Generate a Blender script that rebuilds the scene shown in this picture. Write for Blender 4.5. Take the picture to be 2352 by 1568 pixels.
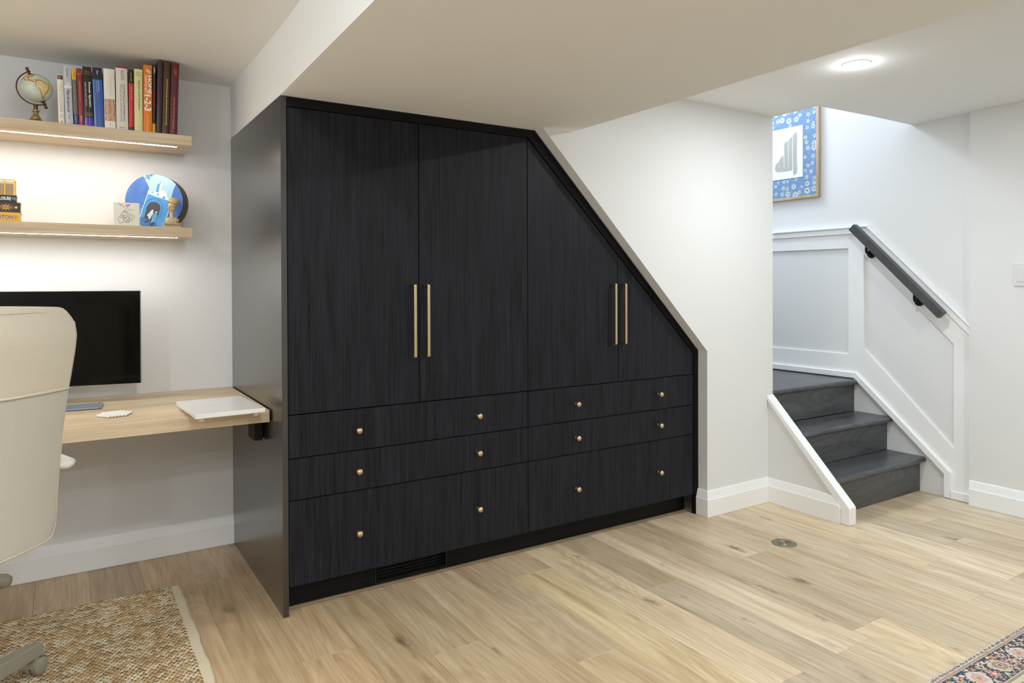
import bpy, bmesh, math, random
from mathutils import Vector, Matrix
from mathutils.geometry import tessellate_polygon
S = bpy.context.scene
for o in list(bpy.data.objects): bpy.data.objects.remove(o)
COL = S.collection
rnd = random.Random(7)
PI = math.pi

# ------------------------------------------------------------------ camera
cam_d = bpy.data.cameras.new('camera'); cam = bpy.data.objects.new('camera', cam_d); COL.objects.link(cam)
CAMP = Vector((-0.67326, -2.64523, 1.24))
ax_r = Vector((0.8434085, -0.53726281, -0.00328249)); ax_u = Vector((0.0075717, 0.00577686, 0.99995465)); ax_f = Vector((0.53721948, 0.8433951, -0.00894024))
m = Matrix((ax_r, ax_u, -ax_f)).transposed().to_4x4(); m.translation = CAMP
cam.matrix_world = m
cam_d.sensor_width = 36; cam_d.lens = 1609.63 / 2352 * 36; cam_d.shift_y = -(784 - 666.19) / 2352
cam_d.clip_start = 0.02; cam_d.clip_end = 50
S.camera = cam

# ------------------------------------------------------------------ world, exposure, lights
POT_POWER = 14.5; SPILL = 0.07
POT_COL = (0.895, 0.96, 1.0)
POTS_RIGHT = [(2.218, -0.884), (2.218, -2.45), (2.218, -4.0)]
POTS_LEFT = [(-0.33, -1.87), (-0.33, -2.98), (-0.33, -4.05), (-1.75, -1.3), (-1.75, -3.4)]
LED_COL = (0.97, 0.94, 0.90); LED_POWER = 3.1
STAIR_POWER = 32.0; STAIR_COL = (0.76, 0.87, 1.0)
S.view_settings.view_transform = 'Standard'; S.view_settings.look = 'None'
S.view_settings.gamma = 1; S.view_settings.use_curve_mapping = False
S.view_settings.exposure = 0.25
W = bpy.data.worlds.new('world'); S.world = W; W.use_nodes = True
W.node_tree.nodes['Background'].inputs[0].default_value = (0.8, 0.85, 1, 1)
W.node_tree.nodes['Background'].inputs[1].default_value = 0.05

# ------------------------------------------------------------------ dimensions (metres)
D = 0.918        # back wall of the desk nook
HB = 1.94        # underside of the bulkhead, top of the wardrobe
HC = 2.187       # ceiling
WF = -0.067      # face of the white stair wall
XC = 2.196; XK = 2.692; XD = 2.736; XR = 3.621; XP = 3.575
XS = 1.306       # right edge of the bulkhead
YN = -0.375      # near edge of the stairwell opening
XL = -2.9; YB = -5.6

# ------------------------------------------------------------------ helpers
def srgb(r, g, b):
    f = lambda c: (c/255/12.92) if c/255 <= 0.04045 else ((c/255+0.055)/1.055)**2.4
    return (f(r), f(g), f(b), 1)

def newmat(name):
    mt = bpy.data.materials.new(name); mt.use_nodes = True
    nt = mt.node_tree; return mt, nt, nt.nodes['Principled BSDF']

def plain(name, col, rough=0.5, metal=0.0, bump=0.0, bscale=200, coat=0.0, var=0.0, vscale=8, spec=None, sheen=0):
    mt, nt, p = newmat(name)
    p.inputs['Base Color'].default_value = col; p.inputs['Roughness'].default_value = rough
    p.inputs['Metallic'].default_value = metal
    if coat: p.inputs['Coat Weight'].default_value = coat; p.inputs['Coat Roughness'].default_value = 0.08
    if spec is not None: p.inputs['Specular IOR Level'].default_value = spec
    if sheen: p.inputs['Sheen Weight'].default_value = sheen
    if bump or var:
        tc = nt.nodes.new('ShaderNodeTexCoord')
    if bump:
        n = nt.nodes.new('ShaderNodeTexNoise'); n.inputs['Scale'].default_value = bscale; n.inputs['Detail'].default_value = 4
        nt.links.new(tc.outputs['Object'], n.inputs['Vector'])
        b = nt.nodes.new('ShaderNodeBump'); b.inputs['Strength'].default_value = bump; b.inputs['Distance'].default_value = 0.002
        nt.links.new(n.outputs['Fac'], b.inputs['Height']); nt.links.new(b.outputs['Normal'], p.inputs['Normal'])
    if var:
        n2 = nt.nodes.new('ShaderNodeTexNoise'); n2.inputs['Scale'].default_value = vscale; n2.inputs['Detail'].default_value = 5
        nt.links.new(tc.outputs['Object'], n2.inputs['Vector'])
        r = nt.nodes.new('ShaderNodeValToRGB')
        r.color_ramp.elements[0].position = 0.3; r.color_ramp.elements[1].position = 0.7
        r.color_ramp.elements[0].color = tuple(c*(1-var) for c in col[:3]) + (1,); r.color_ramp.elements[1].color = tuple(min(1, c*(1+var)) for c in col[:3]) + (1,)
        nt.links.new(n2.outputs['Fac'], r.inputs[0]); nt.links.new(r.outputs[0], p.inputs['Base Color'])
    return mt

def wood(name, dark, light, axis=2, fine=90, along=3, rough=0.45, bump=0.25, coords='Object', contrast=(0.35, 0.68), use_objcol=False, knots=False, spec=0.5, rings=0.0, broad=0.5):
    """grain that runs along one local axis"""
    mt, nt, p = newmat(name); L = nt.links; N = nt.nodes
    tc = N.new('ShaderNodeTexCoord'); src = tc.outputs[coords]
    oi = N.new('ShaderNodeObjectInfo')
    add = N.new('ShaderNodeVectorMath'); add.operation = 'ADD'
    mul = N.new('ShaderNodeMath'); mul.operation = 'MULTIPLY'; mul.inputs[1].default_value = 37.0
    L.new(oi.outputs['Random'], mul.inputs[0]); L.new(src, add.inputs[0]); L.new(mul.outputs[0], add.inputs[1])
    def stretched(a, b):
        mp = N.new('ShaderNodeMapping'); sc = [a, a, a]; sc[axis] = b
        mp.inputs['Scale'].default_value = sc; L.new(add.outputs[0], mp.inputs['Vector']); return mp.outputs[0]
    n1 = N.new('ShaderNodeTexNoise'); n1.inputs['Scale'].default_value = 1; n1.inputs['Detail'].default_value = 8; n1.inputs['Roughness'].default_value = 0.65; n1.inputs['Distortion'].default_value = 0.6
    L.new(stretched(fine, along), n1.inputs['Vector'])
    n2 = N.new('ShaderNodeTexNoise'); n2.inputs['Scale'].default_value = 1; n2.inputs['Detail'].default_value = 4; n2.inputs['Distortion'].default_value = 1.2
    L.new(stretched(fine*0.16, along*0.45), n2.inputs['Vector'])
    mx = N.new('ShaderNodeMix'); mx.data_type = 'FLOAT'; mx.inputs[0].default_value = broad
    L.new(n1.outputs['Fac'], mx.inputs[2]); L.new(n2.outputs['Fac'], mx.inputs[3])
    fac = mx.outputs[0]
    if rings:
        w = N.new('ShaderNodeTexNoise'); w.inputs['Scale'].default_value = 1; w.inputs['Detail'].default_value = 1; w.inputs['Distortion'].default_value = 0.8
        L.new(stretched(fine*0.07, along*0.35), w.inputs['Vector'])
        sn = N.new('ShaderNodeMath'); sn.operation = 'MULTIPLY'; sn.inputs[1].default_value = 75
        L.new(w.outputs['Fac'], sn.inputs[0]); si = N.new('ShaderNodeMath'); si.operation = 'SINE'; L.new(sn.outputs[0], si.inputs[0])
        ma = N.new('ShaderNodeMath'); ma.operation = 'MULTIPLY_ADD'; ma.inputs[1].default_value = rings; L.new(si.outputs[0], ma.inputs[0]); L.new(fac, ma.inputs[2]); fac = ma.outputs[0]
    r = N.new('ShaderNodeValToRGB'); r.color_ramp.elements[0].position = contrast[0]; r.color_ramp.elements[1].position = contrast[1]
    r.color_ramp.elements[0].color = dark; r.color_ramp.elements[1].color = light
    L.new(fac, r.inputs[0]); col = r.outputs[0]
    if use_objcol:
        mc = N.new('ShaderNodeMix'); mc.data_type = 'RGBA'; mc.blend_type = 'MULTIPLY'; mc.inputs[0].default_value = 1
        L.new(col, mc.inputs[6]); L.new(oi.outputs['Color'], mc.inputs[7]); col = mc.outputs[2]
    if knots:
        v = N.new('ShaderNodeTexVoronoi'); v.inputs['Scale'].default_value = 1; v.feature = 'F1'
        nd = N.new('ShaderNodeTexNoise'); nd.inputs['Scale'].default_value = 30; L.new(add.outputs[0], nd.inputs['Vector'])
        vm = N.new('ShaderNodeVectorMath'); vm.operation = 'MULTIPLY_ADD'; vm.inputs[1].default_value = (0.25, 0.25, 0.25)
        L.new(nd.outputs['Color'], vm.inputs[0]); L.new(stretched(8.0, 3.0), vm.inputs[2]); L.new(vm.outputs[0], v.inputs['Vector'])
        kr = N.new('ShaderNodeMapRange'); kr.inputs['From Min'].default_value = 0.03; kr.inputs['From Max'].default_value = 0.20; kr.inputs['To Min'].default_value = 1; kr.inputs['To Max'].default_value = 0
        L.new(v.outputs['Distance'], kr.inputs['Value'])
        sx = N.new('ShaderNodeSeparateColor'); L.new(v.outputs['Color'], sx.inputs[0])
        gt = N.new('ShaderNodeMapRange'); gt.inputs['From Min'].default_value = 0.3; gt.inputs['From Max'].default_value = 0.7; L.new(sx.outputs[0], gt.inputs['Value'])
        mm = N.new('ShaderNodeMath'); mm.operation = 'MULTIPLY'; L.new(kr.outputs[0], mm.inputs[0]); L.new(gt.outputs[0], mm.inputs[1])
        m2 = N.new('ShaderNodeMath'); m2.operation = 'MULTIPLY'; m2.inputs[1].default_value = 0.85; L.new(mm.outputs[0], m2.inputs[0])
        mk = N.new('ShaderNodeMix'); mk.data_type = 'RGBA'; L.new(m2.outputs[0], mk.inputs[0]); L.new(col, mk.inputs[6]); mk.inputs[7].default_value = srgb(88, 66, 46)
        col = mk.outputs[2]
    L.new(col, p.inputs['Base Color'])
    p.inputs['Roughness'].default_value = rough; p.inputs['Specular IOR Level'].default_value = spec
    b = N.new('ShaderNodeBump'); b.inputs['Strength'].default_value = bump; b.inputs['Distance'].default_value = 0.001
    L.new(n1.outputs['Fac'], b.inputs['Height']); L.new(b.outputs['Normal'], p.inputs['Normal'])
    return mt

def emit(name, col, strength):
    mt, nt, p = newmat(name)
    p.inputs['Base Color'].default_value = (0.9, 0.9, 0.9, 1)
    p.inputs['Emission Color'].default_value = (*col, 1); p.inputs['Emission Strength'].default_value = strength
    return mt

class MB:
    """collects geometry in world coordinates; build() links ONE mesh object"""
    def __init__(s): s.v = []; s.f = []; s.m = []; s.cm = 0
    def quad(s, a, b, c, d):
        i = len(s.v); s.v += [a, b, c, d]; s.f.append((i, i+1, i+2, i+3)); s.m.append(s.cm); return s
    def box(s, x0, x1, y0, y1, z0, z1):
        i = len(s.v)
        s.v += [(x, y, z) for z in (z0, z1) for (x, y) in ((x0, y0), (x1, y0), (x1, y1), (x0, y1))]
        for f in ((0, 3, 2, 1), (4, 5, 6, 7), (0, 1, 5, 4), (1, 2, 6, 5), (2, 3, 7, 6), (3, 0, 4, 7)):
            s.f.append(tuple(i+k for k in f)); s.m.append(s.cm)
        return s
    def prism(s, loops, axis, lo, hi):
        """loops = [outer, hole, ...] of 2D points; axis X:(y,z) Y:(x,z) Z:(x,y)"""
        def P(p, h):
            return {'X': (h, p[0], p[1]), 'Y': (p[0], h, p[1]), 'Z': (p[0], p[1], h)}[axis]
        flat = [p for l in loops for p in l]; n = len(flat); i0 = len(s.v)
        s.v += [P(p, lo) for p in flat] + [P(p, hi) for p in flat]
        for t in tessellate_polygon([[Vector((p[0], p[1], 0)) for p in l] for l in loops]):
            s.f.append(tuple(i0+k for k in t)); s.f.append(tuple(i0+n+k for k in reversed(t))); s.m += [s.cm]*2
        o = 0
        for l in loops:
            k = len(l)
            for j in range(k):
                a, b = o+j, o+(j+1) % k
                s.f.append((i0+a, i0+b, i0+n+b, i0+n+a)); s.m.append(s.cm)
            o += k
        return s
    def tube(s, pts, r, seg=8, closed=False, cap=True):
        pts = [Vector(p) for p in pts]; n = len(pts); i0 = len(s.v); rr = r if hasattr(r, '__len__') else [r]*n
        prev = None
        for k in range(n):
            if closed: t = pts[(k+1) % n]-pts[k-1]
            else: t = pts[min(k+1, n-1)]-pts[max(k-1, 0)]
            t.normalize()
            if prev is None:
                u = t.orthogonal().normalized()
            else:
                u = (prev-t*prev.dot(t)).normalized()
            prev = u; w = t.cross(u)
            for j in range(seg):
                a = 2*PI*j/seg; s.v.append(tuple(pts[k]+(u*math.cos(a)+w*math.sin(a))*rr[k]))
        for k in range(n if closed else n-1):
            for j in range(seg):
                a = i0+k*seg+j; b = i0+k*seg+(j+1) % seg; c = i0+((k+1) % n)*seg+(j+1) % seg; d = i0+((k+1) % n)*seg+j
                s.f.append((a, b, c, d)); s.m.append(s.cm)
        if cap and not closed:
            s.f.append(tuple(i0+j for j in reversed(range(seg)))); s.f.append(tuple(i0+(n-1)*seg+j for j in range(seg))); s.m += [s.cm]*2
        return s
    def lathe(s, prof, c, seg=24, axis=Vector((0, 0, 1))):
        """prof: (radius, height) along axis from point c"""
        axis = Vector(axis).normalized(); u = axis.orthogonal().normalized(); w = axis.cross(u); c = Vector(c); i0 = len(s.v)
        for (r, h) in prof:
            for j in range(seg):
                a = 2*PI*j/seg; s.v.append(tuple(c+axis*h+(u*math.cos(a)+w*math.sin(a))*r))
        for k in range(len(prof)-1):
            for j in range(seg):
                a = i0+k*seg+j; b = i0+k*seg+(j+1) % seg
                s.f.append((a, b, b+seg, a+seg)); s.m.append(s.cm)
        if prof[0][0] > 1e-5: s.f.append(tuple(i0+j for j in reversed(range(seg)))); s.m.append(s.cm)
        if prof[-1][0] > 1e-5: s.f.append(tuple(i0+(len(prof)-1)*seg+j for j in range(seg))); s.m.append(s.cm)
        return s
    def ball(s, c, r, seg=16, rings=8, sc=(1, 1, 1)):
        n = rings; i0 = len(s.v)
        for k in range(n+1):
            t = PI*k/n
            for j in range(seg):
                a = 2*PI*j/seg
                s.v.append((c[0]+r*sc[0]*math.sin(t)*math.cos(a), c[1]+r*sc[1]*math.sin(t)*math.sin(a), c[2]-r*sc[2]*math.cos(t)))
        for k in range(n):
            for j in range(seg):
                a = i0+k*seg+j; b = i0+k*seg+(j+1) % seg
                s.f.append((a, b, b+seg, a+seg)); s.m.append(s.cm)
        return s
    def xf(s, M, start=0):
        for i in range(start, len(s.v)): s.v[i] = tuple(M @ Vector(s.v[i]))
        return s
    def build(s, name, mats, parent=None, smooth=False, bevel=0, origin=None, seg=2, kind=None, label=None, autos=None):
        me = bpy.data.meshes.new(name)
        off = Vector((0, 0, 0))
        if origin is not None: off = Vector(origin)
        pw = Vector((0, 0, 0)); q = parent
        while q is not None: pw += q.location; q = q.parent
        base = off if origin is not None else pw
        me.from_pydata([tuple(Vector(v)-base) for v in s.v], [], s.f)
        mats = mats if isinstance(mats, (list, tuple)) else [mats]
        for mt in mats: me.materials.append(mt)
        for i, p in enumerate(me.polygons):
            p.material_index = s.m[i]; p.use_smooth = smooth
        bm = bmesh.new(); bm.from_mesh(me); bmesh.ops.remove_doubles(bm, verts=bm.verts, dist=1e-6); bmesh.ops.recalc_face_normals(bm, faces=bm.faces); bm.to_mesh(me); bm.free()
        o = bpy.data.objects.new(name, me); COL.objects.link(o)
        if parent is not None: o.parent = parent
        o.location = base-pw
        if smooth and autos: me.set_sharp_from_angle(angle=math.radians(autos))
        if bevel:
            b = o.modifiers.new('bevel', 'BEVEL'); b.width = bevel; b.segments = seg; b.limit_method = 'ANGLE'; b.angle_limit = math.radians(35)
            if smooth is False: b.harden_normals = False
        if kind: o['kind'] = kind
        if label: o['label'] = label
        return o

def thing(name, label, cat, loc=(0, 0, 0), group=None):
    o = bpy.data.objects.new(name, None); COL.objects.link(o); o.location = loc; o.empty_display_size = 0.05
    o['label'] = label; o['category'] = cat
    if group: o['group'] = group
    return o
def tag(o, label, cat, group=None):
    o['label'] = label; o['category'] = cat
    if group: o['group'] = group
    return o
def struct(o): o['kind'] = 'structure'; return o

def lettering(text, o, u, w, h, mat, parent, width, height, name='lettering', shear=0.0, bold=0.0, align='L', spacing=1.0):
    """flat print: o = lower left corner, u = reading direction, w = up direction of the letters"""
    c = bpy.data.curves.new('t', 'FONT'); c.body = text; c.size = 1; c.shear = shear; c.offset = bold; c.resolution_u = 2; c.space_character = spacing
    ob = bpy.data.objects.new('t', c); COL.objects.link(ob)
    me = bpy.data.meshes.new_from_object(ob); bpy.data.objects.remove(ob)
    xs = [v.co.x for v in me.vertices]; ys = [v.co.y for v in me.vertices]
    x0, x1, y0, y1 = min(xs), max(xs), min(ys), max(ys)
    o = Vector(o); u = Vector(u).normalized(); w = Vector(w).normalized(); nrm = Vector(h)
    pw = Vector((0, 0, 0)); q = parent
    while q is not None: pw += q.location; q = q.parent
    for v in me.vertices:
        a = (v.co.x-x0)/(x1-x0)*width; b = (v.co.y-y0)/(y1-y0)*height
        v.co = o+u*a+w*b+nrm-pw
    me.materials.clear(); me.materials.append(mat)
    ob = bpy.data.objects.new(name, me); COL.objects.link(ob); ob.parent = parent
    return ob

# ------------------------------------------------------------------ materials
M = {}
M['wall'] = plain('wall_paint', srgb(231, 231, 230), 0.75, bump=0.05, bscale=350)
M['ceil'] = plain('ceiling_paint', srgb(245, 245, 243), 0.85, bump=0.04, bscale=300)
M['trim'] = plain('white_trim_paint', srgb(248, 248, 247), 0.35)
M['black'] = wood('black_stained_oak', srgb(8, 8, 10), srgb(37, 38, 47), axis=2, fine=170, along=3.2, rough=0.46, bump=0.8, contrast=(0.36, 0.64), spec=0.2, broad=0.28)
M['blackh'] = wood('black_stained_oak_horizontal', srgb(5, 5, 6), srgb(20, 20, 23), axis=0, fine=120, along=2.2, rough=0.48, bump=0.5, contrast=(0.36, 0.70), spec=0.18)
M['side'] = wood('black_stained_oak_satin', srgb(8, 8, 9), srgb(30, 29, 32), axis=2, fine=120, along=2.2, rough=0.27, bump=0.4, contrast=(0.3, 0.72), spec=1.0)
M['side'].node_tree.nodes['Principled BSDF'].inputs['Coat Weight'].default_value = 0.6; M['side'].node_tree.nodes['Principled BSDF'].inputs['Coat Roughness'].default_value = 0.25
M['void'] = plain('dark_gap', srgb(6, 6, 7), 0.9)
M['oak'] = wood('light_oak_laminate', srgb(186, 162, 128), srgb(228, 208, 176), axis=0, fine=110, along=3, rough=0.42, bump=0.2, contrast=(0.3, 0.66))
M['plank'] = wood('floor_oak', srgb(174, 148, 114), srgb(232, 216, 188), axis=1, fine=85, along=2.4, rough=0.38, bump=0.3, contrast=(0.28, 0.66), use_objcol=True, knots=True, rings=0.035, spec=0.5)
M['subfloor'] = plain('subfloor', srgb(95, 72, 50), 0.9)
M['strip'] = plain('floor_strip', srgb(142, 122, 98), 0.5, var=0.15, vscale=12)
M['brass'] = plain('brushed_brass', srgb(206, 184, 146), 0.34, 1.0, bump=0.05, bscale=600)
M['stair'] = wood('grey_stained_oak', srgb(56, 58, 60), srgb(94, 96, 98), axis=0, fine=70, along=3, rough=0.33, bump=0.3, contrast=(0.3, 0.7), rings=0.06)
M['rail'] = plain('grey_painted_wood', srgb(70, 70, 72), 0.42, bump=0.1, bscale=300, var=0.06, vscale=30)
M['blkmetal'] = plain('black_metal', srgb(10, 10, 11), 0.5, spec=0.3)
M['plastic'] = plain('white_plastic', srgb(226, 225, 226), 0.3)
M['led'] = emit('led_diffuser', LED_COL, 22)
M['potlens'] = emit('downlight_lens', (1, 0.95, 0.88), 30)
M['screen'] = plain('monitor_glass', srgb(6, 5, 5), 0.08, spec=0.22)
M['silver'] = plain('satin_silver', srgb(170, 170, 172), 0.35, 0.9)
M['marble'] = plain('white_marble', srgb(238, 236, 233), 0.2, var=0.035, vscale=14)
M['rubber'] = plain('clear_rubber', srgb(220, 216, 210), 0.4)
M['leather'] = plain('cream_leather', srgb(214, 204, 186), 0.5, bump=0.9, bscale=420)
M['leather2'] = plain('pale_grey_leather', srgb(196, 192, 178), 0.5, bump=0.35, bscale=500)
M['piping'] = plain('cream_piping', srgb(214, 206, 188), 0.5)
M['chairplastic'] = plain('warm_grey_plastic', srgb(158, 152, 136), 0.4)
M['armpad'] = plain('white_leather', srgb(232, 228, 218), 0.42)
M['pages'] = plain('book_pages', srgb(226, 208, 184), 0.8)

# =================================================================== SETTING
# floor ------------------------------------------------------------
floor = struct(MB().prism([[(XL-.05, YB-.05), (XR+.05, YB-.05), (XR+.05, D+.05), (XL-.05, D+.05)]], 'Z', -0.05, -0.012).build('floor', M['subfloor']))
PITCH = 0.19; X0 = 1.112
joints = {-1: [-0.163], -2: [-0.832], 1: [-0.548], 4: [-0.543], 3: [-1.197], 6: [-1.307], -4: [-0.536], 10: [-0.745]}
tones = {(-1, 0): (0.93, 0.91, 0.88), (-1, 1): (1.06, 1.06, 0.97), (-2, 0): (0.86, 0.84, 0.84), (-2, 1): (0.97, 0.94, 0.90), (0, 1): (0.98, 0.98, 0.96)}
k0 = int((XL-X0)//PITCH); k1 = int((XR-X0)//PITCH)+1
for k in range(k0, k1+1):
    xa = max(X0+PITCH*k, XL); xb = min(X0+PITCH*(k+1), XR+.02)
    if xb-xa < 0.01: continue
    r2 = random.Random(100+k)
    ys = list(joints.get(k, [r2.uniform(-1.6, 0.7)]))
    y = ys[0]
    while y < D: y += r2.uniform(1.1, 1.9); ys.append(y)
    y = ys[0]
    while y > YB: y -= r2.uniform(1.3, 2.1); ys.insert(0, y)
    idx = 0
    for a, b in zip(ys[:-1], ys[1:]):
        a = max(a, YB); b = min(b, D)
        if b-a < 0.02: continue
        known = ys.index(joints[k][0]) if k in joints else None
        cx, cy = (xa+xb)/2, (a+b)/2; g = 0.00025; c = 0.0007
        mb = MB(); hx = (xb-xa)/2-g; hy = (b-a)/2-g
        lv = [(hx, hy, -0.012), (hx, hy, -c), (hx-c, hy-c, 0)]
        for (px, py, pz) in lv: mb.v += [(cx-px, cy-py, pz), (cx+px, cy-py, pz), (cx+px, cy+py, pz), (cx-px, cy+py, pz)]
        for q in range(2):
            for j in range(4): mb.f.append((q*4+j, q*4+(j+1) % 4, q*4+4+(j+1) % 4, q*4+4+j)); mb.m.append(0)
        mb.f.append((8, 9, 10, 11)); mb.m.append(0)
        o = mb.build('floor_plank', M['plank'], floor, origin=(cx, cy, 0))
        t = r2.uniform(0.77, 1.05); wv = r2.uniform(-0.10, 0.02)
        colr = (t, t*(1-0.015+wv*0.3), t*(1-0.03+wv))
        if k in joints:
            sidx = 0 if abs(b-joints[k][0]) > 1e-6 and a >= joints[k][0]-1e-6 else (1 if abs(b-joints[k][0]) < 1e-6 else 2)
            if (k, 0 if sidx == 0 else 1) in tones and sidx < 2: colr = tones[(k, 0 if sidx == 0 else 1)]
        if k <= -6: colr = tuple(a*b for a, b in zip(colr, (0.87, 0.79, 0.70)))  # left of the wardrobe, floor shade is put into the plank colour
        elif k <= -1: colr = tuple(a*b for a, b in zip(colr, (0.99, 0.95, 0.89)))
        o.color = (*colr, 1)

# walls --------------------------------------------------------------
struct(MB().box(XL-.1, XC, D, D+.1, 0, HC).build('wall_back', M['wall']))
WY0, WY1, WZ0, WZ1 = -2.1, -0.5, 1.12, 1.90
struct(MB().prism([[(YB, 0), (D, 0), (D, HC), (YB, HC)], [(WY0, WZ0), (WY1, WZ0), (WY1, WZ1), (WY0, WZ1)]], 'X', XL-.12, XL).build('wall_left', M['wall']))
fill_win = struct(MB().prism([[(WY0-.05, WZ0-.05), (WY1+.05, WZ0-.05), (WY1+.05, WZ1+.05), (WY0-.05, WZ1+.05)], [(WY0+.03, WZ0+.03), (-1.32, WZ0+.03), (-1.32, WZ1-.03), (WY0+.03, WZ1-.03)], [(-1.28, WZ0+.03), (WY1-.03, WZ0+.03), (WY1-.03, WZ1-.03), (-1.28, WZ1-.03)]], 'X', XL, XL+.015).build('added_window_1', M['trim']))  # invented window, out of view, added to lift the light on the left
MB().box(XL-.09, XL-.088, WY0-.02, WY1+.02, WZ0-.02, WZ1+.02).build('added_glow_panel', emit('added_window_glow', (0.80, 0.90, 1.0), 3.0), fill_win)  # glowing panel added as fill light behind the invented window
struct(MB().box(XL-.1, XP+.12, YB-.1, YB, 0, HC).build('wall_behind', M['wall']))
# the white stair wall with its slanted cut-out
struct(MB().prism([[(1.1356, HB), (XC, 0.880), (XC, 0), (XD, 0), (XD, HC), (XS-.01, HC), (XS-.01, HB)]], 'Y', WF, -0.004).build('wall_stair', M['wall']))
# right hand pier and the stairwell wall behind it
struct(MB().box(XP, XP+.12, YB, -0.722, 0, HC).build('wall_pier', M['wall']))
struct(MB().box(XR, XR+.1, -0.76, 1.5, 0, 4.2).build('wall_right', M['wall']))
mb = MB().box(XD-.045, XD, -0.004, 1.4, 0, HC).box(XD-.045, XD, YN-.1, 1.4, HC+.001, 4.2).box(XD, XR, YN-.1, YN, HC+.001, 4.2).box(XD-.045, XR, 1.4, 1.5, 0, 4.2)
struct(mb.build('wall_stairwell', M['wall']))
struct(MB().box(XD-.1, XR+.1, YN-.1, 1.5, 4.2, 4.3).build('ceiling_stairwell', M['ceil']))
# ceilings
mb = MB().box(XL-.1, 0.0, YB-.1, D+.1, HC, HC+.1)
mb.prism([[(XS-.02, YB-.1), (XP+.12, YB-.1), (XP+.12, YN-.03), (XR, YN-.02), (XD, YN+.02), (XD, -0.004), (XS-.02, -0.004)]], 'Z', HC, HC+.1)
struct(mb.build('ceiling', M['ceil']))
struct(MB().prism([[(0.0, D), (0.0, 0), (-0.026, -1.003), (-0.12, YB), (XS, YB), (XS, WF), (1.1356, WF), (1.1356, D)]], 'Z', HB, HC+.1).build('ceiling_bulkhead', M['ceil']))
# reveal lining of the slanted cut-out is the wall's own thickness; skirting boards
def skirting(name, p0, p1, nrm, h=0.137, t=0.018, hl=0.092, ends=(0, 0)):
    p0 = Vector((*p0, 0)); p1 = Vector((*p1, 0)); n = Vector((*nrm, 0)); d = (p1-p0).normalized()
    prof = [(0, 0.001), (t, 0.001), (t, hl), (t-0.0025, hl+0.003), (0.006, h-0.002), (0.004, h), (0, h)]
    mb = MB(); k = len(prof)
    for (P, e) in ((p0, -ends[0]), (p1, ends[1])):
        for (a, b) in prof: q = P+n*a+d*(a*e); mb.v.append((q.x, q.y, b))
    for j in range(k): mb.f.append((j, (j+1) % k, k+(j+1) % k, k+j)); mb.m.append(0)
    mb.f.append(tuple(range(k))); mb.f.append(tuple(reversed(range(k, 2*k)))); mb.m += [0, 0]
    return struct(mb.build(name, M['trim']))
skirting('baseboard_back', (XL, D), (0, D), (0, -1))
skirting('baseboard_reveal', (XC, -0.004), (XC, WF), (-1, 0), ends=(0, 1))
skirting('baseboard_stair_wall', (XC, WF), (XK, WF), (0, -1), ends=(1, -1))
kb_ = skirting('baseboard_knee_wall', (XK, WF), (XK, -0.519), (-1, 0), ends=(-1, 0))
bm = bmesh.new(); bm.from_mesh(kb_.data); cutp = Vector((0, -0.521, 0.080))-kb_.location
r_ = bmesh.ops.bisect_plane(bm, geom=bm.verts[:]+bm.edges[:]+bm.faces[:], plane_co=cutp, plane_no=Vector((0, -1.097, 1)).normalized(), clear_outer=True)
bmesh.ops.holes_fill(bm, edges=[e for e in bm.edges if e.is_boundary]); bm.to_mesh(kb_.data); bm.free()
skirting('baseboard_pier', (XP, -0.723), (XP, YB), (-1, 0), ends=(-0.3, 0))

# knee wall and its sloped cap
kn = MB().prism([[(WF, 0.001), (WF, 0.578), (-0.520, 0.080), (-0.520, 0.001)]], 'X', XK+.002, XD-.002)
struct(kn.build('wall_knee', M['wall']))
capo = [(WF-.0005, 0.604), (-0.553, 0.104), (-0.566, 0.088), (-0.566, 0.001), (-0.521, 0.001), (-0.521, 0.081), (WF-.0005, 0.579)]
struct(MB().prism([capo], 'X', XK-.010, XD+.006).build('trim_1', M['trim'], bevel=0.002))

# wainscot on the stairwell wall
wa = MB().prism([[(1.39, 1.575), (-0.105, 1.575), (-0.755, 0.925), (-0.755, 0.001), (-0.60, 0.001), (-0.60, 0.15), (-0.035, 0.65), (1.39, 0.65)],
                 [(1.25, 1.468), (0.017, 1.463), (0.017, 0.779), (1.25, 0.779)],
                 [(-0.086, 1.423), (-0.624, 0.887), (-0.624, 0.292), (-0.087, 0.827)]], 'X', XR-.012, XR)
struct(wa.build('trim_2', M['trim'], bevel=0.0015))
def band(path, w, lo, hi, name, cap=None):
    """band of width w centred on a polyline in the YZ plane"""
    pts = [Vector(p) for p in path]; L_, R_ = [], []
    for i, p in enumerate(pts):
        ds = []
        if i > 0: ds.append((p-pts[i-1]).normalized())
        if i < len(pts)-1: ds.append((pts[i+1]-p).normalized())
        n = sum(((Vector((-d.y, d.x))) for d in ds), Vector((0, 0))).normalized(); c = n.dot(Vector((-ds[0].y, ds[0].x)))
        L_.append(p+n*w/2/c); R_.append(p-n*w/2/c)
    return MB().prism([[tuple(p) for p in L_]+[tuple(p) for p in reversed(R_)]], 'X', lo, hi)
rail_path = [(1.39, 1.573), (-0.105, 1.573), (-0.755, 0.923)]
struct(band(rail_path, 0.036, XR-.024, XR-.0005, 'x').build('trim_3', M['trim'], bevel=0.003))
rp2 = [(1.39, 1.597), (-0.115, 1.597), (-0.755, 0.957)]
struct(band(rp2, 0.012, XR-.034, XR-.0005, 'x').build('trim_4', M['trim'], bevel=0.003))
struct(band([(1.39, 0.646), (-0.036, 0.646), (-0.597, 0.143), (-0.597, 0.002)], 0.036, XR-.030, XR-.0003, 'x').build('trim_5', M['trim'], bevel=0.003))
struct(MB().box(XR-.030, XR-.0003, -0.740, -0.616, 0.001, 0.048).build('trim_6', M['trim'], bevel=0.003))

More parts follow.
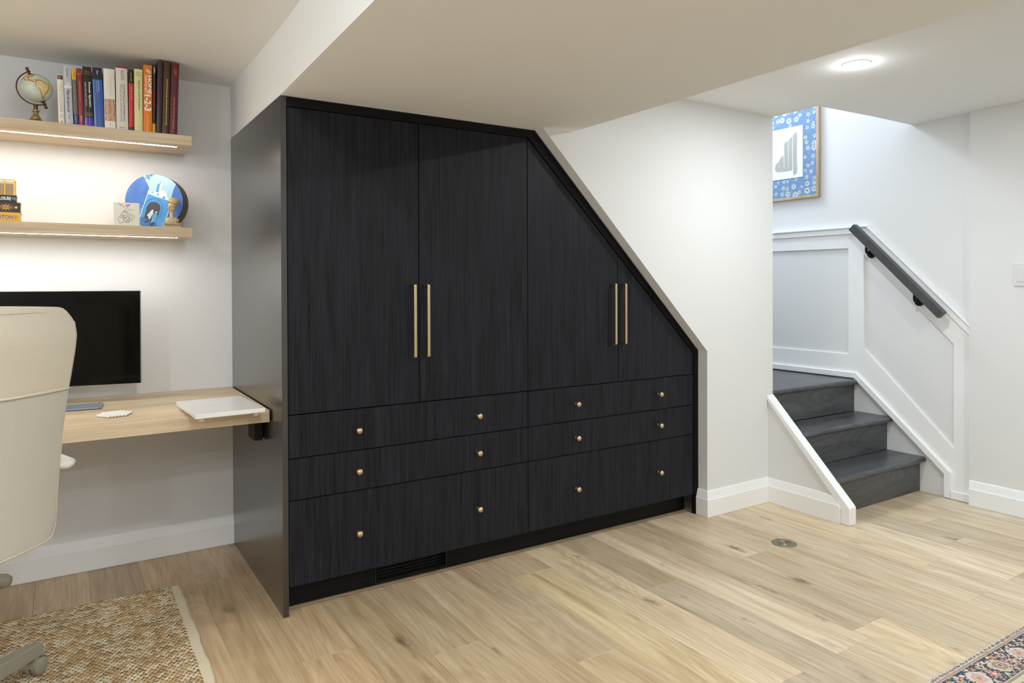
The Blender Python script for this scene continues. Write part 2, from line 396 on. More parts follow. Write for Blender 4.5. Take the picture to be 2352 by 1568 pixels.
# staircase -------------------------------------------------------------
stairs = thing('staircase', 'dark grey stained wooden staircase rising to a landing behind the white knee wall', 'stairs', (3.18, -0.43, 0))
def tread(y0, y1, z, x0=XD+.003, x1=XR-.002):
    t = 0.032; pr = [(y1, z-t), (y1, z), (y0+t/2, z)] + [(y0+t/2-math.sin(a)*t/2, z-t/2+math.cos(a)*t/2) for a in [PI*i/8 for i in range(1, 8)]] + [(y0+t/2, z-t)]
    return MB().prism([pr], 'X', x0, x1)
tread(-0.468, -0.235, 0.207).build('tread', M['stair'], stairs)
tread(-0.272, -0.030, 0.414).build('tread', M['stair'], stairs)
tread(-0.056, 1.385, 0.621).build('landing', M['stair'], stairs)
for (y, z0, z1) in ((-0.432, 0.0, 0.174), (-0.233, 0.2075, 0.381), (-0.018, 0.4145, 0.588)):
    MB().box(XD+.003, XR-.002, y, y+.018, z0+.0005, z1).build('riser', M['stair'], stairs)

# handrail ----------------------------------------------------------------
hr = thing('handrail', 'dark grey square-section handrail sloping down the white panelled stair wall', 'handrail', (3.53, -0.34, 1.33))
s2 = math.sqrt(0.5)
def slope_pt(a, b): return (-0.062-a*s2-b*s2, 1.592-a*s2+b*s2)
rl = 0.762
MB().prism([[slope_pt(0, 0.024), slope_pt(rl, 0.024), slope_pt(rl, -0.024), slope_pt(0, -0.024)]], 'X', 3.508, 3.550).build('rail', M['rail'], hr, bevel=0.003)
for (y, z) in ((-0.140, 1.424), (-0.434, 1.130)):
    b = MB().lathe([(0.0, 0.0), (0.018, 0.0), (0.028, 0.004), (0.030, 0.010), (0.030, 0.013)], (XR-.0255, y, z), 24, (1, 0, 0))
    b.lathe([(0.012, 0), (0.012, .03)], (XR-.05, y, z), 12, (1, 0, 0))
    b.tube([(XR-.045, y, z), (3.545, y-.004, z+.004), (3.530, y-.01, z+.022), (3.529, y-.012, z+.040)], 0.008, 10)
    b.build('bracket', M['blkmetal'], hr, smooth=True, autos=40, label='round black wall bracket')

# =================================================================== WARDROBE
wd = thing('wardrobe', 'tall black stained wood built-in wardrobe under the stairs with sloped right side', 'wardrobe', (0, 0, 0))
T = 0.021
MB().box(0, T, 0, D-.002, 0.001, HB-.002).build('side_panel', M['side'], wd)
# frame around the doors
MB().prism([[(T+.0005, 1.903), (T+.0005, HB-.002), (1.1345, HB-.002), (1.1345-.0005, HB-.002), (XC-.002, 0.880), (XC-.002, 0.001), (2.170, 0.001), (2.170, 0.866), (1.1005, 1.903)]], 'Y', 0, 0.019).build('face_frame', M['blackh'], wd)
MB().box(T+.001, XC-.03, 0.030, 0.060, 0.10, 0.86).box(T+.001, 1.10, 0.030, 0.060, 0.86, 1.90).prism([[(1.10, 0.86), (1.10, 1.895), (2.16, 0.86)]], 'Y', 0.030, 0.060).build('carcass', M['void'], wd)
g = 0.0018; YF = 0.003
def front(loop, name):
    return MB().prism([loop], 'Y', YF, YF+.022).build(name, M['black'], wd, bevel=0.0008, seg=1)
cx = [0.0225, 0.5585, 1.098, 1.6355, 2.168]; zt = 1.901
zd = 0.752
ln = lambda x: 1.898-(x-1.1005)*0.9697
doors = [
    [(cx[0]+g, zd+g), (cx[1]-g, zd+g), (cx[1]-g, zt), (cx[0]+g, zt)],
    [(cx[1]+g, zd+g), (cx[2]-g, zd+g), (cx[2]-g, zt), (cx[1]+g, zt)],
    [(cx[2]+g, zd+g), (cx[3]-g, zd+g), (cx[3]-g, ln(cx[3]-g)), (cx[2]+g, ln(cx[2]+g))],
    [(cx[3]+g, zd+g), (cx[4]-g, zd+g), (cx[4]-g, ln(cx[4]-g)), (cx[3]+g, ln(cx[3]+g))]]
hx = [0.527, 0.587, 1.598, 1.662]
for i, lp in enumerate(doors):
    d = front(lp, 'door')
    x = hx[i]; z0, z1 = 0.940, 1.241; w = 0.006
    y1 = YF-.001; y0 = YF-.034
    h = MB().prism([[(y1, z0), (y0+.004, z0), (y0, z0+.004), (y0, z1-.004), (y0+.004, z1), (y1, z1), (y1, z1-.011), (y0+.011, z1-.011), (y0+.011, z0+.011), (y1, z0+.011)]], 'X', x-w, x+w)
    h.build('handle', M['brass'], d, bevel=0.0015, label='slim brass bar handle')
zs = [(0.588, 0.752), (0.430, 0.588), (0.106, 0.430)]; kz = [0.669, 0.508, 0.265]
for (xa, xb, kx) in ((cx[0], cx[2], (0.290, 0.832)), (cx[2], cx[4], (1.371, 1.908))):
    for (z0, z1), z in zip(zs, kz):
        dr = front([(xa+g, z0+g), (xb-g, z0+g), (xb-g, z1-g), (xa+g, z1-g)], 'drawer')
        for x in kx:
            kb = MB().lathe([(0.008, 0), (0.0075, 0.004), (0.005, 0.007), (0.005, 0.013), (0.0075, 0.0145), (0.0115, 0.018), (0.0135, 0.0225), (0.0135, 0.0265), (0.0115, 0.031), (0.007, 0.0345), (0.0, 0.036)], (x, YF, z), 24, (0, -1, 0))
            kb.build('knob', M['brass'], dr, smooth=True, label='round brass knob')
MB().prism([[(T+.001, 0.0015), (T+.001, 0.104), (2.169, 0.104), (2.169, 0.0015)], [(0.385, 0.012), (0.715, 0.012), (0.715, 0.092), (0.385, 0.092)]], 'Y', 0.072, 0.088).build('plinth', M['blackh'], wd)
vb = MB().box(0.385, 0.715, 0.100, 0.104, 0.010, 0.094)
vb.box(0.386, 0.714, 0.068, 0.074, 0.013, 0.017).box(0.386, 0.714, 0.068, 0.074, 0.087, 0.091).box(0.386, 0.390, 0.068, 0.074, 0.017, 0.087).box(0.710, 0.714, 0.068, 0.074, 0.017, 0.087)
vent = vb.build('vent_grille', plain('black_vent', srgb(8, 8, 9), 0.5), wd, label='black air vent in the plinth')
for i in range(5): MB().box(0.391, 0.709, 0.074, 0.086, 0.026+i*0.013, 0.0275+i*0.013).build('slat', M['blkmetal'], vent)
MB().box(T+.002, 2.166, 0.058, 0.0715, 0.0005, 0.009).build('floor_strip', M['strip'], wd, bevel=0.002, label='thin oak strip along the foot of the plinth')

# =================================================================== DESK, SHELVES
desk = thing('desk', 'floating light oak desk top fixed between wall and black wardrobe', 'desk', (-0.9, 0.54, 0.71))
MB().box(-2.5, -0.006, 0.165, D-.001, 0.705, 0.752).build('desk_top', M['oak'], desk, bevel=0.0012)
bk = MB().box(-0.038, -0.005, 0.285, 0.395, 0.612, 0.704).box(-0.012, -0.005, 0.395, 0.80, 0.66, 0.704)
bk.build('bracket', M['blkmetal'], desk, bevel=0.002, label='black steel bracket under the desk end')
SX = -0.212; SY = 0.629
def shelf(z0, z1, label):
    s = thing('floating_shelf', label, 'shelf', (-1.2, 0.77, z0), 'floating shelves over the desk')
    MB().prism([[(-2.4, z0), (SX, z0), (SX, z1), (-2.4, z1)]], 'Y', SY, 0.690).box(-2.4, SX, 0.704, D-.001, z0, z1).box(-2.4, SX, 0.690, 0.704, z0+.006, z1).box(-0.262, SX, 0.690, 0.704, z0, z0+.006).build('board', M['oak'], s)
    MB().box(-2.38, -0.264, 0.6908, 0.7032, z0-.0005, z0+.005).build('led_strip', M['led'], s, label='glowing white light strip under the shelf')
    ld = bpy.data.lights.new('led_light', 'AREA'); ld.shape = 'RECTANGLE'; ld.size = 2.1; ld.size_y = 0.012; ld.energy = LED_POWER; ld.color = LED_COL
    lo = bpy.data.objects.new('led_light', ld); COL.objects.link(lo); lo.parent = s; lo.location = Vector((-1.32, 0.697, z0-.003))-s.location
    return s
Z1 = 1.8772; Z2 = 1.4848
s1 = shelf(1.8365, Z1, 'upper light oak floating shelf, holding the globe and the row of books')
s2_ = shelf(1.4440, Z2, 'lower light oak floating shelf, holding the blue round picture and small bust')

# =================================================================== DOWNLIGHTS
def pot(x, y, z, label, group=None, power=1.0):
    t = thing('downlight', label, 'downlight', (x, y, z), group)
    rg = MB().lathe([(0.047, -0.001), (0.047, -0.004), (0.056, -0.004), (0.060, -0.0005), (0.060, 0.0)], (x, y, z), 32)
    rg.build('trim_ring', M['trim'], t, smooth=True, autos=30)
    MB().lathe([(0.0, -0.003), (0.0468, -0.003), (0.0468, -0.0005)], (x, y, z), 32).build('lens', M['potlens'], t)
    l = bpy.data.lights.new('lamp', 'AREA'); l.shape = 'DISK'; l.size = 0.08; l.energy = POT_POWER*power; l.color = POT_COL
    lo = bpy.data.objects.new('lamp', l); COL.objects.link(lo); lo.parent = t; lo.location = (0, 0, -0.006)
    l2 = bpy.data.lights.new('lamp_spill', 'POINT'); l2.shadow_soft_size = 0.03; l2.energy = POT_POWER*power*(SPILL if x > 0 else 1.15); l2.color = POT_COL
    lo = bpy.data.objects.new('lamp_spill', l2); COL.objects.link(lo); lo.parent = t; lo.location = (0, 0, -0.04)
    return t
for i, (x, y) in enumerate(POTS_RIGHT):
    pot(x, y, HC, 'round recessed ceiling light glowing white near the stairwell opening' if i == 0 else ['', 'round recessed ceiling light in the right row, second from the stairs', 'round recessed ceiling light in the right row, farthest from the stairs'][i], power=[0.74, 1.0, 1.3][i])
PL = ['round recessed ceiling light left of the bulkhead, nearest the desk', 'round recessed ceiling light left of the bulkhead, middle of its row', 'round recessed ceiling light left of the bulkhead, farthest from the desk', 'round recessed ceiling light by the left wall, nearer the desk', 'round recessed ceiling light by the left wall, farther from the desk']
for (x, y), lb in zip(POTS_LEFT, PL): pot(x, y, HC, lb, power=0.47)
# daylight falling down the stairwell from upstairs
def area(name, loc, target, size, energy, col, shape='SQUARE', sy=None):
    l = bpy.data.lights.new(name, 'AREA'); l.shape = shape; l.size = size; l.energy = energy; l.color = col
    if sy: l.size_y = sy
    o = bpy.data.objects.new(name, l); COL.objects.link(o); o.location = loc
    o.rotation_euler = (Vector(target)-Vector(loc)).to_track_quat('-Z', 'Y').to_euler(); return o
area('stairwell_daylight', (3.05, 1.25, 3.45), (3.5, -0.1, 1.7), 0.45, STAIR_POWER, STAIR_COL)

# =================================================================== BOOKS
def flat(name, col, rough=0.4): return plain(name, col, rough)
INK = {}
def ink(r, g, b):
    k = (r, g, b)
    if k not in INK: INK[k] = plain('print_%d_%d_%d' % k, srgb(r, g, b), 0.45)
    return INK[k]
def book(label, xb0, xb1, tilt, h, depth, col, bands, texts, rough=0.35, y0=SY+.001, z0=Z1, name='book', group='books standing on the upper shelf', bulge=0.003):
    """upright book, spine towards -Y. bands: (za, zb, colour, xa, xb) fractions; texts: (string, z_top, z_bottom, x_centre, height, colour, opts) as fractions of spine"""
    w = xb1-xb0-.0008; t = thing(name, label, 'book', (xb0+.0004, y0, z0+.0004), group)
    cov = MB(); bt = 0.0022
    arc = [(w*i/8, -bulge*math.sin(PI*i/8)+bulge) for i in range(9)]
    inner = [(w-bt, bulge+.002), (bt, bulge+.002)]
    prof = arc+[(w, depth), (w-bt, depth)]+inner+[(bt, depth), (0, depth)]
    x0, yy, zz = t.location
    cov.prism([[(x0+a, yy+b) for a, b in prof]], 'Z', zz, zz+h)
    cov.build('cover', flat('cover', col, rough), t, bevel=0.0006, seg=1)
    MB().box(x0+bt+.0001, x0+w-bt-.0001, yy+bulge+.0025, yy+depth-.004, zz+.003, zz+h-.004).build('pages', M['pages'], t)
    ys = lambda x: yy+bulge-bulge*math.sin(PI*min(max(x, 0), 1))
    for bd in bands:
        za, zb, c = bd[:3]; xa, xc = (bd[3], bd[4]) if len(bd) > 3 else (0.0, 1.0)
        mb = MB(); n = 8
        for i in range(n):
            a = xa+(xc-xa)*i/n; b = xa+(xc-xa)*(i+1)/n
            mb.quad((x0+w*a, ys(a)-.00025, zz+h*za), (x0+w*b, ys(b)-.00025, zz+h*za), (x0+w*b, ys(b)-.00025, zz+h*zb), (x0+w*a, ys(a)-.00025, zz+h*zb))
        mb.build('spine_band', flat('band', c, rough) if isinstance(c, tuple) else c, t)
    for tx in texts:
        s, zt_, zb_, xc, hh, c = tx[:6]; op = tx[6] if len(tx) > 6 else {}
        up = op.pop('up', False); hor = op.pop('hor', False)
        yl = ys(xc)-.0006
        if hor:
            lettering(s, (x0+w*(xc-zt_/2), yl, zz+h*zb_), (1, 0, 0), (0, 0, 1), (0, 0, 0), c, t, w*zt_, h*hh, **op)
        elif up:
            lettering(s, (x0+w*(xc+hh/2), yl, zz+h*zb_), (0, 0, 1), (-1, 0, 0), (0, 0, 0), c, t, h*(zt_-zb_), w*hh, **op)
        else:
            lettering(s, (x0+w*(xc-hh/2), yl, zz+h*zt_), (0, 0, -1), (1, 0, 0), (0, 0, 0), c, t, h*(zt_-zb_), w*hh, **op)
    t.rotation_euler = (0, tilt, 0)
    return t
orn, nt_, p_ = newmat('ornament_print')
tc = nt_.nodes.new('ShaderNodeTexCoord'); vo = nt_.nodes.new('ShaderNodeTexVoronoi'); vo.feature = 'DISTANCE_TO_EDGE'; vo.inputs['Scale'].default_value = 430; vo.inputs['Randomness'].default_value = 0.55
rp = nt_.nodes.new('ShaderNodeValToRGB'); rp.color_ramp.elements[0].color = srgb(150, 62, 26); rp.color_ramp.elements[1].color = srgb(246, 226, 196); rp.color_ramp.elements[0].position = 0.05; rp.color_ramp.elements[1].position = 0.22
nt_.links.new(tc.outputs['Object'], vo.inputs['Vector']); nt_.links.new(vo.outputs['Distance'], rp.inputs[0]); nt_.links.new(rp.outputs[0], p_.inputs['Base Color'])

G_ = lambda *a: dict(*a)
book('thin white paperback with faint tan capitals, first book beside the globe', -.692, -.671, -.022, .189, .13, srgb(236, 230, 218),
     [(.90, .985, srgb(92, 52, 46), .05, .95), (.93, .96, srgb(190, 140, 120), .2, .6)],
     [('THE CRUSADES', .80, .22, .5, .42, ink(196, 178, 152)), ('II', .17, .11, .5, .45, ink(196, 178, 152)), ('4', .04, .01, .5, .5, ink(30, 28, 28))])
book('tall silvery grey book with black italic spine script, second from the globe', -.6685, -.642, -.030, .226, .16, srgb(196, 198, 206),
     [(.62, .66, srgb(232, 232, 236)), (.66, .72, srgb(214, 214, 220), .3, .9)],
     [('Saunders', .97, .80, .5, .34, ink(84, 84, 92), dict(shear=.3)), ('When the Lemon Lab', .59, .20, .5, .42, ink(34, 34, 40), dict(shear=.35, bold=.01)), ('Press', .15, .08, .5, .2, ink(60, 60, 66))], rough=0.25)
book('narrow book with yellow top, grey middle and blue foot', -.640, -.6245, -.036, .219, .16, srgb(116, 110, 100),
     [(.80, 1, srgb(226, 176, 40)), (0, .18, srgb(48, 74, 140))],
     [('Popkov', .95, .85, .5, .35, ink(110, 80, 30)), ('Fundamentals of Power', .76, .42, .55, .3, ink(170, 164, 150)), ('Volume II', .15, .04, .5, .35, ink(190, 200, 220))], rough=.3)
book('dark red book with pale spine print, left of the black power book', -.6235, -.6045, -.036, .224, .17, srgb(142, 44, 42),
     [(.90, .908, srgb(220, 150, 140))],
     [('Technical and Vocational', .78, .42, .5, .3, ink(216, 140, 130)), ('Edition', .16, .06, .5, .35, ink(230, 190, 180))], rough=.28)
book('black textbook with white bold title and violet foot', -.6035, -.572, -.034, .234, .18, srgb(38, 32, 28),
     [(0, .13, srgb(70, 58, 176))],
     [('Power System', .74, .32, .68, .30, ink(245, 243, 238), dict(bold=.02)), ('ANALYSIS AND DESIGN', .74, .33, .26, .16, ink(226, 222, 214)), ('Glover', .62, .90, .55, .028, ink(176, 118, 40), dict(hor=True)), ('Sarma', .62, .865, .55, .026, ink(176, 118, 40), dict(hor=True)), ('Second', .6, .205, .55, .022, ink(206, 140, 40), dict(hor=True)), ('Edition', .7, .17, .55, .024, ink(206, 140, 40), dict(hor=True))], rough=.22)
book('thick royal blue book with navy top panel', -.5705, -.536, -.030, .236, .18, srgb(62, 96, 170),
     [(.80, 1, srgb(38, 40, 60)), (0, .80, srgb(92, 146, 206), .0, .16)],
     [('Kerr', .95, .88, .52, .2, ink(226, 226, 232)), ('ELECTRIC MACHINES', .78, .60, .60, .15, ink(198, 212, 240)), ('AND TRANSFORMERS', .78, .58, .40, .13, ink(180, 196, 232)), ('SECOND EDITION', .58, .45, .45, .1, ink(220, 120, 130))], rough=.2)
book('white book with brown lattice ornament on its lower spine', -.535, -.495, -.017, .238, .17, srgb(238, 234, 220),
     [(.115, .49, orn, .06, .96)],
     [('The Noble Book', .87, .55, .62, .18, ink(206, 202, 188)), ('in English', .78, .60, .36, .12, ink(212, 208, 196)), ('a', .12, .05, .5, .018, ink(90, 86, 80), dict(hor=True))], rough=.5)
book('thick white textbook with dark red top edge and grey slanted title', -.4935, -.451, -.008, .257, .19, srgb(224, 218, 208),
     [(.965, 1, srgb(150, 44, 54))],
     [('FLOYD', .93, .78, .56, .24, ink(46, 44, 44), dict(shear=.25)), ('ELECTRONICS FUNDAMENTALS', .71, .12, .66, .19, ink(70, 68, 66), dict(shear=.25)), ('CIRCUITS, DEVICES, AND APPLICATIONS', .71, .12, .40, .16, ink(84, 82, 80), dict(shear=.25)), ('MERRILL', .55, .015, .5, .02, ink(70, 68, 66), dict(hor=True))], rough=.4)
book('narrow bright red book with black top and foot', -.4495, -.4305, 0, .249, .17, srgb(198, 48, 40),
     [(.77, 1, srgb(34, 28, 20)), (0, .05, srgb(60, 40, 36))],
     [('STUDY GUIDE', .95, .80, .5, .26, ink(190, 190, 50)), ('ONE FOR THE ROAD', .72, .50, .52, .26, ink(240, 196, 186)), ('OF THE SEVEN TRAVELLERS', .49, .20, .48, .16, ink(226, 140, 126))], rough=.3)
book('pale yellow textbook with dark green lettering beside the orange book', -.4292, -.3975, .001, .254, .18, srgb(226, 220, 162),
     [(0, 1, srgb(232, 176, 70), .96, 1)],
     [('Signals and Systems', .82, .34, .55, .36, ink(66, 72, 52)), ('Haykin', .55, .925, .5, .024, ink(90, 92, 66), dict(hor=True)), ('Van Veen', .66, .89, .5, .024, ink(90, 92, 66), dict(hor=True)), ('W', .16, .05, .5, .03, ink(150, 148, 110), dict(hor=True))], rough=.4)
book('bright orange home repair manual with large white title', -.3965, -.3635, .006, .277, .20, srgb(228, 124, 32),
     [],
     [('HOME', .845, .565, .70, .44, ink(246, 240, 232), dict(bold=.035)), ('IMPROVEMENT', .845, .575, .27, .22, ink(246, 236, 226), dict(bold=.02)), ('1-2-3', .55, .31, .5, .78, ink(250, 246, 238), dict(bold=.03)), ('Step by Step', .26, .12, .55, .30, ink(238, 180, 40), dict(bold=.03))], rough=.25)
hd = [o for o in COL.objects if o.get('label') == 'bright orange home repair manual with large white title'][0]
for i, wd_ in enumerate(('THE HOME', 'DEPOT')):
    c = Vector((-.3965+.0085, SY+.0002, Z1+.277*(.93-.028*i)))
    lettering(wd_, c, (1, 0, -.75), (.75, 0, 1), (0, 0, 0), ink(250, 246, 240), hd, .020, .0075, bold=.03)
book('slim black book with red lettering and yellow foot', -.3625, -.3505, .010, .283, .19, srgb(26, 22, 22),
     [(0, .13, srgb(206, 160, 40))],
     [('UFC', .96, .86, .5, .5, ink(220, 218, 216), dict(shear=.25, bold=.03)), ('Encyclopedia', .84, .66, .5, .3, ink(150, 146, 144), dict(shear=.2)), ('OFFICIAL FAN GUIDE', .64, .36, .5, .45, ink(196, 30, 56), dict(bold=.02)), ('The complete record', .34, .18, .45, .4, ink(130, 128, 126))], rough=.35)
book('very tall plain dark plum yearbook without lettering', -.3490, -.3280, .026, .305, .22, srgb(58, 28, 34), [(0, 1, srgb(84, 52, 60), .08, .3)], [], rough=.4)
book('very tall dark brown yearbook with small golden lettering', -.3268, -.3005, .029, .304, .22, srgb(76, 44, 20),
     [], [('Queens of the Xth Dimension Reunion 1984 Commemorative Book', .76, .12, .55, .26, ink(226, 196, 120), dict(up=True, bold=.01))], rough=.4)
book('very tall maroon yearbook with orange lettering, last at the right end', -.2992, -.268, .033, .303, .22, srgb(88, 28, 30),
     [], [('McMaster University Marmor', .52, .08, .5, .34, ink(226, 110, 56), dict(up=True, shear=.1)), ('2003', .91, .83, .55, .34, ink(226, 110, 56), dict(up=True, shear=.1))], rough=.35)

# flat stack of thick paperbacks on the lower shelf
def flatbook(label, x1, z0, h, col, texts, extra=None, page=M['pages']):
    t = thing('book', label, 'book', (x1, SY+.004, z0), 'paperbacks lying in a stack on the lower shelf')
    x0 = x1-.172; y0 = SY+.004; dp = .106; b = .0012
    MB().prism([[(y0, z0), (y0+dp, z0), (y0+dp, z0+b), (y0+b, z0+b), (y0+b, z0+h-b), (y0+dp, z0+h-b), (y0+dp, z0+h), (y0, z0+h)]], 'X', x0, x1).build('cover', flat('cover', col, .35), t)
    MB().box(x0+.001, x1-.0015, y0+b+.0001, y0+dp-.001, z0+b+.0001, z0+h-b-.0001).build('pages', page, t)
    for (s, xa, xb, za, zb, c, op) in texts:
        lettering(s, (xa, y0-.0005, za), (1, 0, 0), (0, 0, 1), (0, 0, 0), c, t, xb-xa, zb-za, **op)
    if extra: extra(t, x0, x1, y0, z0, h)
    return t
pkp = plain('pinkish_pages', srgb(224, 190, 160), .8)
flatbook('orange yellow paperback with purple capitals, bottom of the stack', -.8175, Z2+.0004, .0335, srgb(246, 190, 50),
         [('CRICHTON', -.925, -.841, 1.4925, 1.5085, ink(150, 88, 180), dict(bold=.02)), ('PREY', -.838, -.826, 1.4935, 1.5075, ink(216, 140, 30), {})], page=pkp)
def burst(t, x0, x1, y0, z0, h):
    zc = z0+h/2; n = 0
    for i, (a, r, c) in enumerate(((.030, .010, (206, 150, 60)), (.020, .006, (250, 226, 130)), (.040, .004, (190, 110, 50)))):
        mb = MB(); cxx = x1-.046; i0 = len(mb.v)
        pts = []
        for k in range(24):
            an = 2*PI*k/24; f = 1.0 if k % 2 == 0 else .35
            pts.append((cxx+math.cos(an)*a*f, zc+math.sin(an)*min(r*1.6, h*.46)*f))
        mb.prism([pts], 'Y', y0-.0003-.0002*i, y0-.0001-.0002*i); mb.build('cover_print', ink(*c), t)
    MB().lathe([(0, 0), (.0045, 0), (.0045, .0002), (0, .0002)], (x1-.014, y0-.0008, zc), 16, (0, 1, 0)).build('cover_print', ink(246, 226, 90), t)
flatbook('dark paperback with golden burst on its spine, middle of the stack', -.8165, Z2+.0345, .0375, srgb(48, 40, 40), [], burst)
flatbook('black paperback with tall white capitals, top of the stack', -.829, Z2+.0725, .027, srgb(20, 18, 20),
         [('DISCLOSURE', -.905, -.846, 1.5645, 1.5775, ink(238, 236, 232), dict(bold=.04)), ('92', -.843, -.831, 1.566, 1.576, ink(200, 198, 196), {})], page=pkp)
# brass framed glass box on the stack
zb = Z2+.0998
gb = thing('glass_box', 'small brass framed glass box standing on the stack of paperbacks', 'box', (-.88, .68, zb))
x0, x1, y0, y1, z0, z1 = -.96, -.834, .655, .730, zb, zb+.062
fr = MB(); e = .0035
for (a, b) in ((y0, y0+e), (y1-e, y1)):
    fr.box(x0, x1, a, b, z0, z0+e).box(x0, x1, a, b, z1-e, z1)
    for xx in (x0, x0+.03, x0+.0605, x0+.092, x1-e): fr.box(xx, xx+e, a, b, z0+e, z1-e)
for xx in (x0, x1-e): fr.box(xx, xx+e, y0+e, y1-e, z0, z0+e).box(xx, xx+e, y0+e, y1-e, z1-e, z1)
fr.build('frame', plain('gold_brass', srgb(206, 168, 84), .28, 1.0), gb)
MB().box(x0+e, x1-e, y0+e, y1-e, z0+.0005, z0+.003).build('base', plain('box_lining', srgb(180, 160, 126), .6), gb)
gl, gnt, gp = newmat('thin_glass'); gp.inputs['Base Color'].default_value = (.9, .88, .84, 1); gp.inputs['Roughness'].default_value = .05; gp.inputs['Transmission Weight'].default_value = 1; gp.inputs['IOR'].default_value = 1.45
for (a, b) in ((y0+.001, y0+.002), (y1-.002, y1-.001)): MB().box(x0+e, x1-e, a, b, z0+e, z1-e).build('pane', gl, gb)
MB().box(x0+.008, x1-.008, y1-.010, y1-.008, z0+.0035, z1-.008).build('backing_card', plain('beige_card', srgb(190, 172, 140), .7), gb)

# =================================================================== GLOBE
GC = Vector((-.764, .70, 2.018)); GR = .0545
gt = thing('desk_globe', 'small antique style globe on a turned brass stand at the shelf end', 'globe', (-.772, .70, Z1))
SA = [(0.001, 0.562), (0.168, 0.608), (0.335, 0.573), (0.502, 0.459), (0.745, 0.384), (0.768, 0.218), (0.705, -0.045), (0.594, -0.259), (0.46, -0.448), (0.424, -0.652), (0.375, -0.716), (0.315, -0.525), (0.256, -0.251), (0.186, -0.037), (0.021, 0.105), (-0.085, 0.228), (-0.06, 0.455)]
NA = [(-0.778, 0.628), (-0.675, 0.737), (-0.523, 0.852), (-0.357, 0.934), (-0.142, 0.99), (-0.039, 0.999), (-0.11, 0.96), (-0.211, 0.882), (-0.247, 0.777), (-0.307, 0.787), (-0.449, 0.718), (-0.497, 0.64), (-0.45, 0.549), (-0.308, 0.529), (-0.19, 0.477), (-0.155, 0.427), (-0.237, 0.442), (-0.497, 0.472), (-0.663, 0.462), (-0.796, 0.57)]
CU = [(-.20, .66), (-.05, .60), (.08, .60), (.12, .56), (-.02, .56), (-.18, .62)]
br, bu, bf = Vector((.9996, .0271, 0)), Vector((.0061, -.2264, .974)), Vector((.0264, -.9737, -.2264))
def pip(p, poly):
    c = False; j = len(poly)-1
    for i in range(len(poly)):
        if (poly[i][1] > p[1]) != (poly[j][1] > p[1]) and p[0] < (poly[j][0]-poly[i][0])*(p[1]-poly[i][1])/(poly[j][1]-poly[i][1])+poly[i][0]: c = not c
        j = i
    return c
def dseg(p, poly):
    best = 9
    for i in range(len(poly)):
        a, b = Vector(poly[i]), Vector(poly[(i+1) % len(poly)]); q = Vector(p); t = max(0, min(1, (q-a).dot(b-a)/max(1e-9, (b-a).length_squared)))
        best = min(best, (a+(b-a)*t-q).length)
    return best
mb = MB(); mb.ball(GC, GR, 220, 110)
AX = Vector((-.028, 0, .066)).normalized()
for i, f in enumerate(mb.f):
    c = sum((Vector(mb.v[j]) for j in f), Vector())/len(f)-GC; c.normalize()
    k = 0
    if c.dot(bf) > 0: p = (c.dot(br), c.dot(bu))
    else:   # the far side carries the old-world land masses, mirrored in outline
        p = (-c.dot(br)*1.15+.1, c.dot(bu)*1.1+.05)
    for pl in (SA, NA):
        if pip(p, pl): k = 2 if dseg(p, pl) < .055 else 1
    if k == 0 and (dseg(p, SA) < .02 or dseg(p, NA) < .02): k = 3
    if pip(p, CU): k = 3
    mb.m[i] = k
mb.build('sphere', [plain('globe_sea', srgb(204, 214, 198), .25, var=.10, vscale=40, coat=.4), plain('globe_land', srgb(226, 204, 146), .25, var=.08, vscale=60, coat=.4), plain('globe_coast_orange', srgb(214, 150, 76), .25, coat=.4), plain('globe_coast_line', srgb(88, 84, 70), .25, coat=.4)], gt, smooth=True)
bronze = plain('dark_bronze', srgb(96, 62, 44), .3, .85, var=.2, vscale=60)
brassd = plain('antique_brass', srgb(172, 146, 104), .32, .8, var=.2, vscale=80)
arc = []
R_ = .0655; a0 = math.atan2(AX.z, AX.x)
for i in range(33):
    a = a0-math.radians(6)+(PI+math.radians(12))*i/32
    arc.append((GC.x+math.cos(a)*R_, GC.y, GC.z+math.sin(a)*R_))
MB().tube(arc, .0026, 10).build('meridian_arm', bronze, gt, smooth=True)
pn = MB()
for sgn in (1, -1):
    b = GC+AX*sgn*(GR-.001); pn.lathe([(0, 0), (.010, 0), (.0085, .0035), (.0035, .004), (.0035, .012), (.0055, .013), (.006, .017), (.0045, .021), (.006, .024), (.005, .029), (0, .031)], b, 16, AX*sgn)
pn.build('pivot_finial', bronze, gt, smooth=True)
MB().lathe([(.0065, .0), (.0072, .006), (.0072, .020)], (-.7675, .70, Z1+.0555), 20).build('stem', bronze, gt, smooth=True, autos=40)
MB().lathe([(.048, 0), (.050, .002), (.047, .006), (.038, .009), (.026, .012), (.021, .016), (.017, .018), (.0175, .021), (.015, .026), (.0105, .034), (.009, .042), (.0085, .046), (.0125, .048), (.0125, .052), (.009, .0545), (.008, .058)], (-.7675, .70, Z1+.0004), 32).build('base', brassd, gt, smooth=True, autos=50)

